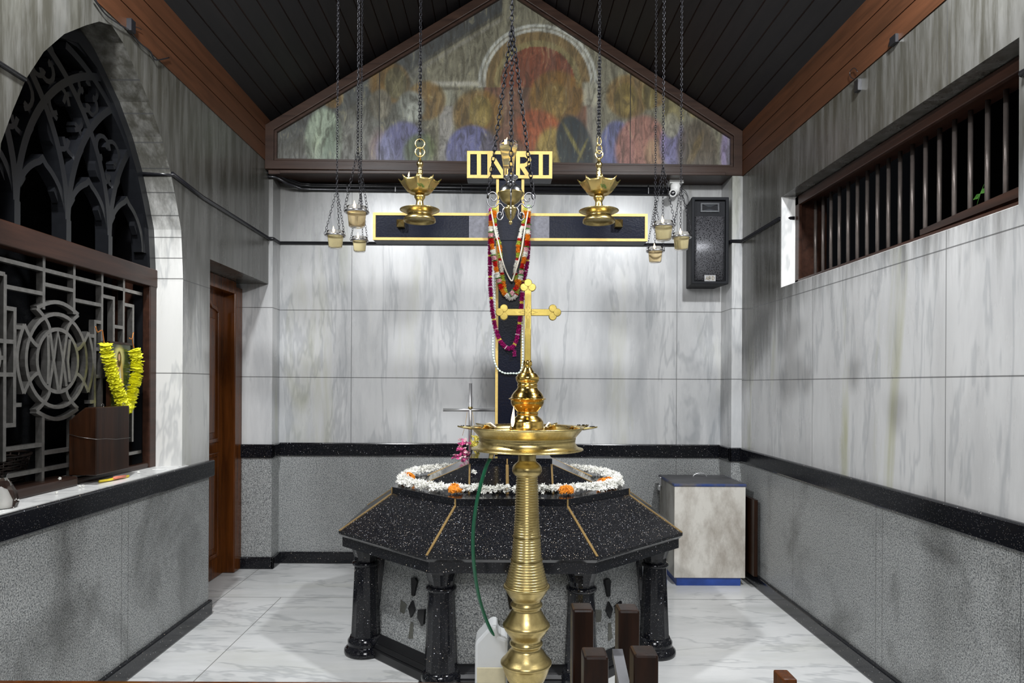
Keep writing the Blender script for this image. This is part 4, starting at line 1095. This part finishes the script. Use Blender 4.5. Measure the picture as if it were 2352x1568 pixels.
# ------------------------------------------------------------------ central sanctuary lamp
YCn=2.6; KC=YCn/F
def zc_(cy_): return H-(300+cy_*.2424-CY)*KC
x=P(1173,460,YCn).x
cl=empty('sanctuary_lamp',(x,YCn,zc_(600)),'ornate silver and brass sanctuary lamp with tall glass, hanging on three chains in the centre','oil lamp')
pc=lambda pts:[(hw_*.2424*KC,zc_(cy_)) for cy_,hw_ in pts]
b=MB(); b.lathe(pc([(432,62),(434,70),(448,72),(455,60),(465,48),(485,40),(495,44),(510,52),(525,75),(545,95),(565,108),(585,113)]),(x,YCn,0),36); b.build('lamp_dome',M['chrome'],cl)
b=MB(); b.lathe(pc([(585,113),(590,124),(598,127),(606,124),(620,112),(645,98),(668,84),(685,62),(698,40),(705,30)]),(x,YCn,0),36); b.build('lamp_body',M['brassd'],cl)
b=MB(); b.lathe(pc([(705,28),(714,40),(724,34),(732,58),(745,64),(760,58),(775,52),(800,46),(825,34),(848,16),(856,10),(862,16),(872,20),(882,14),(890,4),(892,0)]),(x,YCn,0),28); b.build('pendant_drop',M['brassd'],cl)
xg=P(1060+445*.2424,380,YCn).x
b=MB(); b.lathe(pc([(112,88),(150,86),(200,76),(260,64),(330,54),(420,50),(430,50),(430,0)]),(xg,YCn,0),32); o=b.build('glass_cylinder',M['glass'],cl); sd=o.modifiers.new('thick','SOLIDIFY'); sd.thickness=.0025; sd.offset=-1
b=MB(); b.lathe([(0,zc_(155))]+pc([(155,80),(200,70),(260,58),(330,49),(345,47),(346,0)]),(xg,YCn,0),28); b.build('lamp_oil',M['oil'],cl)
p_=P(1060+412*.2424,300+145*.2424,YCn); flame(p_,.034,.0055,cl,.25)
ends=[]
for a in (math.radians(183),math.radians(3),math.radians(270)):
    d_=Vector((math.cos(a),math.sin(a)*.9,0)); c=Vector((x,YCn,zc_(740)))
    m=MB(); sc=.2424*KC
    def w2(u,v): return c+d_*(u*sc)+Vector((0,0,(740-v)*sc))
    # big C scroll
    R1=[(60,735),(85,700),(110,690),(150,725),(200,715),(222,670),(215,615),(185,585),(150,590),(130,625),(140,660),(165,668),(180,650),(172,630)]
    m.tube(resample([w2(*p) for p in R1],.004),.0027,7)
    R2=[(50,720),(75,760),(70,810),(95,845),(125,830),(125,790),(100,770),(85,790),(95,808)]
    m.tube(resample([w2(*p) for p in R2],.004),.0026,7)
    m.tube(resample([w2(*p) for p in [(150,725),(120,650),(100,690)]],.004),.002,6)
    m.build('scroll_arm',M['chromed'],cl); ends.append(w2(218,640))
zt3=ceil_z(x); tp=P(1176,60,YCn)
for e in ends:
    m=MB(); m.chain(e,tp,.026,.015,.0024); m.build('suspension_chain',M['chain'],cl)
m=MB(); m.chain(tp,(tp.x,YCn,zt3-.02),.026,.015,.0024); m.build('main_chain',M['chain'],cl)
# ------------------------------------------------------------------ loudspeaker
XS0,XS1,ZS0,ZS1=P(1589,600,5.42).x,P(1674,600,5.42).x,P(1630,652,5.42).z,P(1630,452,5.42).z
sp=empty('loudspeaker',((XS0+XS1)/2,5.55,ZS0),'black loudspeaker cabinet fixed high on the back wall beside the right corner','loudspeaker')
b=MB(); b.hexa([(XS0,5.45,ZS0),(XS1,5.45,ZS0),(XS1-.03,5.70,ZS0),(XS0+.03,5.70,ZS0)],[(XS0,5.45,ZS1),(XS1,5.45,ZS1),(XS1-.03,5.70,ZS1),(XS0+.03,5.70,ZS1)])
b.strip([(XS0+.012,ZS0+.012),(XS1-.012,ZS0+.012),(XS1-.012,ZS1-.012),(XS0+.012,ZS1-.012)],.024,5.42,5.46,fx,closed=True)
b.build('cabinet',M['blackplastic'],sp,bevel=.006)
gz1=ZS1-.15
t=NT('perforated_grille'); v=t.vor(t.map(t.pos(),(1,1,1)),105); mm=t.math('LESS_THAN',v['Distance'],.36)
M['grille']=t.out(t.mix(mm,(.12,.12,.13),(.008,.008,.01)),.4,.3)
b=MB(); n=14; gx0,gx1=XS0+.03,XS1-.03
vs=[]
for i in range(n+1):
    u=i/n; xx=gx0+(gx1-gx0)*u; yy=5.447-.014*math.sin(math.pi*u)
    vs+=[(xx,yy,ZS0+.03),(xx,yy,gz1)]
b.add(vs,[(2*i,2*i+2,2*i+3,2*i+1) for i in range(n)],0,True); o=b.build('grille',M['grille'],sp); sd=o.modifiers.new('t','SOLIDIFY'); sd.thickness=.002
hx=(XS0+XS1)/2+.0; hz=ZS1-.08; hw_,hh_=.068,.03
b=MB(); b.strip([(hx-hw_,hz-hh_),(hx+hw_,hz-hh_),(hx+hw_,hz+hh_),(hx-hw_,hz+hh_)],.012,5.436,5.45,fx,closed=True)
for s_ in (-1,1): b.add([(hx-hw_,5.44,hz+s_*hh_),(hx+hw_,5.44,hz+s_*hh_),(hx+.012,5.449,hz+s_*.008),(hx-.012,5.449,hz+s_*.008)],[(0,1,2,3)])
b.build('horn',plain('grey_plastic_horn',(.05,.055,.062),.35),sp)
bx0,bx1,bz0,bz1=P(1618.5,600,5.42).x,P(1644,600,5.42).x,P(1630,645.5,5.42).z,P(1630,631.5,5.42).z
bd=MB().box(bx0,bx1,5.422,5.432,bz0,bz1).build('badge',plain('silver_badge',(.42,.42,.42),.35,.5),sp)
b=MB(); sx=(bx1-bx0); szz=(bz1-bz0); LT=lambda u,v:(bx0+sx*u,bz0+szz*v)
for pp in ([(.10,.2),(.22,.8),(.30,.2)],[(.14,.42),(.28,.42)],[(.36,.2),(.48,.2),(.5,.5),(.38,.5),(.38,.8),(.5,.8),(.5,.5),(.36,.5),(.36,.2)],[(.55,.5),(.62,.5)],[(.69,.2),(.69,.8),(.82,.75),(.88,.5),(.82,.25),(.69,.2)]):
    b.strip([LT(*q) for q in pp],.0035,5.4195,5.4225,fx)
b.build('badge_lettering',plain('gilt_lettering',(.25,.2,.1),.5),bd)
bd.children[0]
# ------------------------------------------------------------------ CCTV camera
cc=empty('security_camera',P(1550,440,5.6),'small white security camera mounted above the right end of the crossbar','security camera')
YCc=5.6
def cb(px0,py0,px1,py1,y0,y1):
    a=P(px0,py1,YCc); c=P(px1,py0,YCc); return a.x,c.x,y0,y1,a.z,c.z
b=MB(); b.box(*cb(1535,413,1567,424,5.55,5.70)); b.build('mount_box',M['white'],cc,bevel=.004)
c=P(1552,436,5.58); b=MB(); b.lathe([(0,.05),(.036,.05),(.042,.035),(.042,0),(.032,-.028),(.018,-.04),(0,-.044)],c,24); b.build('camera_body',M['white'],cc)
c2=P(1545.5,444,5.53); b=MB(); b.lathe([(.0,-.03),(.031,-.03),(.033,0),(.031,.02),(.024,.026),(.022,.018),(0,.018)],c2,24,axis=(-.2,-1,-.15)); b.build('camera_ball',M['white'],cc)
b=MB(); ax_=Vector((-.2,-1,-.15)).normalized(); b.lathe([(0,.021),(.012,.022),(.021,.018),(.023,.012)],c2,24,axis=ax_); b.build('lens',M['lens'],cc)
b=MB(); pts=[P(1562,432,5.6),P(1575,440,5.6),P(1582,458,5.6),P(1578,472,5.6),P(1570,462,5.6),P(1566,445,5.6)]; b.tube(resample(pts,.01),.003,6); b.tube(resample([P(1564,436,5.62),P(1578,450,5.62),P(1576,480,5.62)],.01),.0025,6); b.build('cable',M['pvc'],cc)
# ------------------------------------------------------------------ white and blue metal cabinet
x0,x1=P(1549,1200,5.10).x,P(1712,1200,5.10).x
kb=empty('metal_cabinet',((x0+x1)/2,5.35,0),'worn cream metal chest with blue lid and blue base, against the right rear corner','cabinet')
yf,yb=5.10,5.60; zt4=P(1630,1117,yf).z; zb4=P(1630,1327,yf).z
MB().box(x0+.002,x1,yf+.004,yb,zb4,zt4).build('cabinet_side',M['cabside'],kb,bevel=.003)
MB().box(x0,x1,yf-.001,yf+.004,zb4+.001,zt4-.001).build('cabinet_front',M['cabwhite'],kb,bevel=.001)
MB().box(x0-.006,x1+.006,yf-.008,yb+.005,zt4,zt4+.02).build('cabinet_lid',M['cablid'],kb,bevel=.004)
MB().box(x0,x1-.004,yf+.004,yb,zt4+.0195,zt4+.0215).build('lid_top',plain('worn_grey_lid_top',(.09,.09,.095),.5,0,.6,8),kb)
MB().box(x0+.02,x1-.03,yf+.01,yb-.01,0,zb4).build('cabinet_base',M['blue'],kb,bevel=.003)
b=MB(); hc=Vector(((x0+x1)/2+.04,yb-.10,zt4+.018)); b.tube([hc+Vector((.055*math.cos(a),0,.03*math.sin(a))) for a in [math.pi*k/12 for k in range(13)]],.004,8); b.build('lid_handle',M['steel'],kb)
b=MB(); hb=Vector((x0-.012,yb-.07,zt4-.0)); b.box(hb.x-.002,hb.x+.012,hb.y-.02,hb.y+.02,hb.z-.06,hb.z+.012); b.box(hb.x-.012,hb.x+.004,hb.y-.018,hb.y+.018,hb.z-.095,hb.z-.055); b.build('hasp',M['steel'],kb,bevel=.003)
b=MB(); b.box(1.845,1.872,5.0,5.40,.10,.66)
tag(b.build('leaning_board',M['darkwood']),'dark board leaning on the right wall beside the cream metal chest','board')
# ------------------------------------------------------------------ donation box on the left grille
bx=empty('wooden_box',(-2.02,3.43,1.05),'dark wooden collection box with sloping side hung on the iron window grille','box')
b=MB(); side=[(-2.088,1.05),(-1.955,1.05),(-1.955,1.378),(-2.01,1.378),(-2.088,1.315)]
b.hexa([(x,3.285,z) for x,z in side],[(x,3.575,z) for x,z in side]); b.build('box_body',M['darkwood'],bx,bevel=.004)
b=MB(); 
for yy in (3.36,3.55): b.tube([Vector((-1.97,yy,1.378))+Vector((0,.010*math.cos(a),.010*math.sin(a)+.006)) for a in [2*math.pi*k/12 for k in range(12)]],.0015,5,closed=True)
b.build('hanging_eye',M['iron'],bx)
b=MB(); b.tube([(-2.09,3.283,1.25),(-2.03,3.282,1.235),(-1.953,3.283,1.225),(-1.952,3.36,1.222),(-1.953,3.45,1.212),(-1.952,3.58,1.21)],.0012,5); b.build('binding_wire',M['iron'],bx)
# framed picture card
t=NT('devotional_print'); o_=t.new('ShaderNodeTexCoord').outputs['Generated']; sx_=t.new('ShaderNodeSeparateXYZ'); t.l.new(o_,sx_.inputs[0]); U=sx_.outputs[1]; V=sx_.outputs[2]
def blob(cu,cv,ru,rv,s0=.6):
    a=t.math('DIVIDE',t.math('SUBTRACT',U,cu),ru); b_=t.math('DIVIDE',t.math('SUBTRACT',V,cv),rv)
    return t.mr(t.math('ADD',t.math('MULTIPLY',a,a),t.math('MULTIPLY',b_,b_)),s0,1.15,1,0)
c=t.mix(t.noise(t.obj(),25,3),(.02,.03,.015),(.07,.09,.03))
c=t.mix(blob(.42,.78,.26,.22,.1),c,(.6,.55,.25)); c=t.mix(blob(.42,.42,.2,.42),c,(.55,.38,.12)); c=t.mix(blob(.46,.3,.07,.35,.2),c,(.7,.72,.7)); c=t.mix(blob(.42,.76,.10,.13),c,(.05,.025,.015)); c=t.mix(blob(.42,.79,.05,.06),c,(.5,.3,.2))
M['print']=t.out(c,.15)
pcx=empty('picture_card',(-2.07,3.69,1.36),'small devotional picture card of a robed figure behind the yellow garland','picture')
MB().box(-2.074,-2.066,3.585,3.80,1.35,1.71).build('card_print',M['print'],pcx)
MB().strip([(3.585,1.35),(3.80,1.35),(3.80,1.71),(3.585,1.71)],.012,-2.08,-2.06,fy,closed=True).build('card_frame',M['darkwood'],pcx)
# yellow garland
def Q7(x,y,X=-2.03): return PX(150+x*.2551,720+y*.2551,X)
yg=empty('yellow_garland',Q7(530,850),'bright yellow artificial flower garland draped round the picture card above the box','garland')
def ystrand(pp):
    mb=MB(); P_=resample([Q7(*q) for q in pp],.0135)
    for i,p in enumerate(P_):
        t_=(P_[min(i+1,len(P_)-1)]-P_[max(i-1,0)]); t_.normalize(); t_+=Vector((random.uniform(-.25,.25),random.uniform(-.25,.25),random.uniform(-.1,.1)))
        ruffle(mb,p,t_,.036,.010,9,.16); ruffle(mb,p+t_*.004,t_,.028,.012,7,.2)
    return mb
ystrand([(360,275),(378,350),(398,440),(415,510),(440,590),(462,660),(485,720),(505,790),(540,850),(560,850),(580,800),(600,730),(615,650),(640,560),(640,480),(648,420),(622,330)]).build('yellow_blossoms',M['yellow'],yg,fixn=False)
b=MB(); b.tube(resample([Q7(*q) for q in ((272,115),(290,165),(330,150),(340,200),(350,262))],.006),.003,6); b.tube(resample([Q7(*q) for q in ((575,220),(600,225),(615,165),(605,215),(608,260),(618,310))],.006),.003,6); b.build('tie_ribbon',M['ribbon'],yg)
# cutter-like thing, petals and bag on the sill
b=MB(); b.tube([(-1.985,3.36,1.012),(-1.96,3.42,1.013),(-1.965,3.50,1.012),(-1.95,3.56,1.011)],.008,8,mi=0,flat=.7); b.tube([(-1.955,3.43,1.018),(-1.945,3.52,1.016)],.009,8,mi=1,flat=.7)
tag(b.build('craft_knife',[plain('yellow_plastic_handle',(.8,.62,.03),.4),plain('salmon_plastic_grip',(.75,.22,.14),.4)]),'yellow and salmon plastic handled knife lying on the white sill under the box','tool')
for k,(px,py) in enumerate(((128,1128),(192,1108),(183,1120),(140,1101),(318,1080))):
    p_=PX(px,py,-1.98 if k!=3 else -2.03); mb=MB()
    p_.z=1.008 if k!=3 else 1.056
    for j in range(3): floret(mb,p_+Vector((random.uniform(-.004,.004),random.uniform(-.006,.006),.002)),.007)
    tag(mb.build('fallen_petal',M['petalw'],fixn=False),['white petal fallen on the middle of the white sill','white petal fallen beside the end of the dark sill rail','flat white petal nearest the sill rail end, on the sill','white petal lying on top of the dark wooden sill rail','crumpled white petal at the foot of the window jamb'][k],'petal','petals fallen on the sill')
b=MB(); c=Vector((-1.965,2.685,1.004)); n=9
for i in range(5):
    pass
b.lathe([(0,0),(.045,0),(.052,.02),(.045,.06),(.026,.10),(.012,.118),(.018,.135)],c,9,0,False,mod=lambda a:1+.15*math.sin(a*4)); 
pb_=empty('plastic_bag',c,'clear plastic bag with white contents at the left end of the sill','bag')
o=b.build('clear_film',M['glass'],pb_)
b=MB(); b.lathe([(0,.002),(.034,.002),(.036,.03),(.02,.07),(0,.085)],c+Vector((0,-.01,0)),9,0,True); b.build('white_contents',M['white'],pb_)
# basket chair behind the grille
b=MB(); cbk=Vector((-2.62,3.40,1.0))
for i in range(9):
    z=.0+.013*i; b.tube([cbk+Vector((.17*math.cos(a)*(1+z),.24*math.sin(a)*(1+z),z+.003*math.sin(a*12+i*3.14))) for a in [2*math.pi*k/40 for k in range(40)]],.005,5,closed=True)
for k in range(26):
    a=2*math.pi*k/26; b.tube([cbk+Vector((.17*math.cos(a),.24*math.sin(a),0)),cbk+Vector((.19*math.cos(a),.27*math.sin(a),.12))],.004,5)
b.tube([cbk+Vector((.195*math.cos(a),.275*math.sin(a),.125)) for a in [2*math.pi*k/40 for k in range(40)]],.008,6,closed=True)
tag(b.build('wicker_basket',plain('brown_wicker',(.03,.02,.016),.4)),'dark woven basket with a rolled rim behind the iron grille','basket')
MB().box(-3.0,-2.35,2.2,4.2,.95,1.0)
tag(MB().box(-3.0,-2.34,2.0,4.6,.93,.995).build('shelf_ledge',M['blackplain']),'black ledge behind the iron window grille carrying the basket','shelf')
# ------------------------------------------------------------------ wooden posts and rail in the foreground
ps=empty('wooden_stand',(.26,1.62,0),'low dark wooden stand of four square posts at the bottom of the view','stand')
def post(px0,px1,pt_,Y,name='post'):
    xa_=P(px0,1450,Y).x; xb_=P(px1,1450,Y).x; z=P((px0+px1)/2,pt_,Y).z
    MB().box(xa_,xb_,Y,Y+.06,0,z).build(name,M['darkwood'],ps,bevel=.006); return xa_,xb_
post(1315,1364,1400,1.72); post(1421,1470,1402,1.72); post(1342,1399,1508,1.48); post(1457,1514,1504,1.48)
b=MB(); b.box(.195,.345,1.74,1.76,.55,.60); b.box(.20,.35,1.49,1.52,.55,.60); b.build('cross_rail',M['darkwood'],ps,bevel=.004)
b=MB(); xa_=P(1425,1540,1.6).x; b.add([(xa_,1.54,.76),(xa_+.026,1.54,.76),(xa_+.026,1.72,.835),(xa_,1.72,.835),(xa_,1.54,.74),(xa_+.026,1.54,.74),(xa_+.026,1.72,.815),(xa_,1.72,.815)],[(0,1,2,3),(4,7,6,5),(0,4,5,1),(1,5,6,2),(2,6,7,3),(3,7,4,0)]); b.build('slanting_slat',plain('grey_worn_slat',(.16,.16,.17),.4),ps)
b=MB(); zr_=P(600,1563,1.70).z; b.box(-1.6,P(1312,1563,1.70).x,1.64,1.70,zr_-.05,zr_)
rl=empty('barrier_rail',(-.7,1.67,0),'dark varnished wooden barrier rail along the bottom edge of the view','rail')
b.build('top_rail',M['doorw'],rl,bevel=.006)
b=MB(); 
for xx in (-1.5,-.7): b.box(xx,xx+.05,1.65,1.69,0,zr_-.05)
b.build('rail_post',M['darkwood'],rl)
b=MB(); pp=P(1815,1560,1.65); b.box(pp.x-.018,pp.x+.018,1.65,1.71,0,pp.z); tag(b.build('wooden_post',M['doorw'],bevel=.004),'short varnished wooden post just showing at the bottom right','post')
# ------------------------------------------------------------------ cables near the eaves
b=MB(); X_=-1.885
for off in (0,.006,-.006):
    b.tube(resample([PX(215+off*200,-5,X_),PX(240,30,X_),PX(262,48,X_),PX(285,62,X_),PX(298,70,X_),PX(312,88,X_),PX(325,102,X_),PX(345,118,X_),PX(352,132,X_),PX(360,138,X_),PX(390,132,X_)],.02),.0035,6)
b.box(X_-.01,X_+.015,PX(300,60,X_).y-.02,PX(300,60,X_).y+.02,PX(300,60,X_).z-.03,PX(300,60,X_).z+.03)
b.tube(resample([PX(275,58,X_),PX(297,68,X_),PX(312,62,X_),PX(325,68,X_)],.01),.002,6)
tag(b.build('cable_bundle',M['pvc']),'bundle of black cables running along the top of the left wall','cable')
b=MB(); Xr=1.885
b.tube(resample([PX(1966,182,Xr),PX(1955,178,Xr),PX(1952,165,Xr),PX(1962,156,Xr),PX(1970,165,Xr)],.008),.002,6); p_=PX(1968,197,Xr); b.box(Xr-.005,Xr+.02,p_.y-.02,p_.y+.02,p_.z-.03,p_.z+.03)
tag(b.build('wall_bracket',M['pvc']),'small black bracket with looped wire on the top of the right wall, nearer the gable','bracket')
b=MB(); p_=PX(2052,92,Xr); b.box(Xr-.005,Xr+.02,p_.y-.025,p_.y+.025,p_.z-.02,p_.z+.02); b.tube([PX(2040,108,Xr),PX(2045,90,Xr),PX(2058,80,Xr)],.002,6)
tag(b.build('wall_bracket',M['pvc']),'small black bracket on the top of the right wall, farther from the gable','bracket')
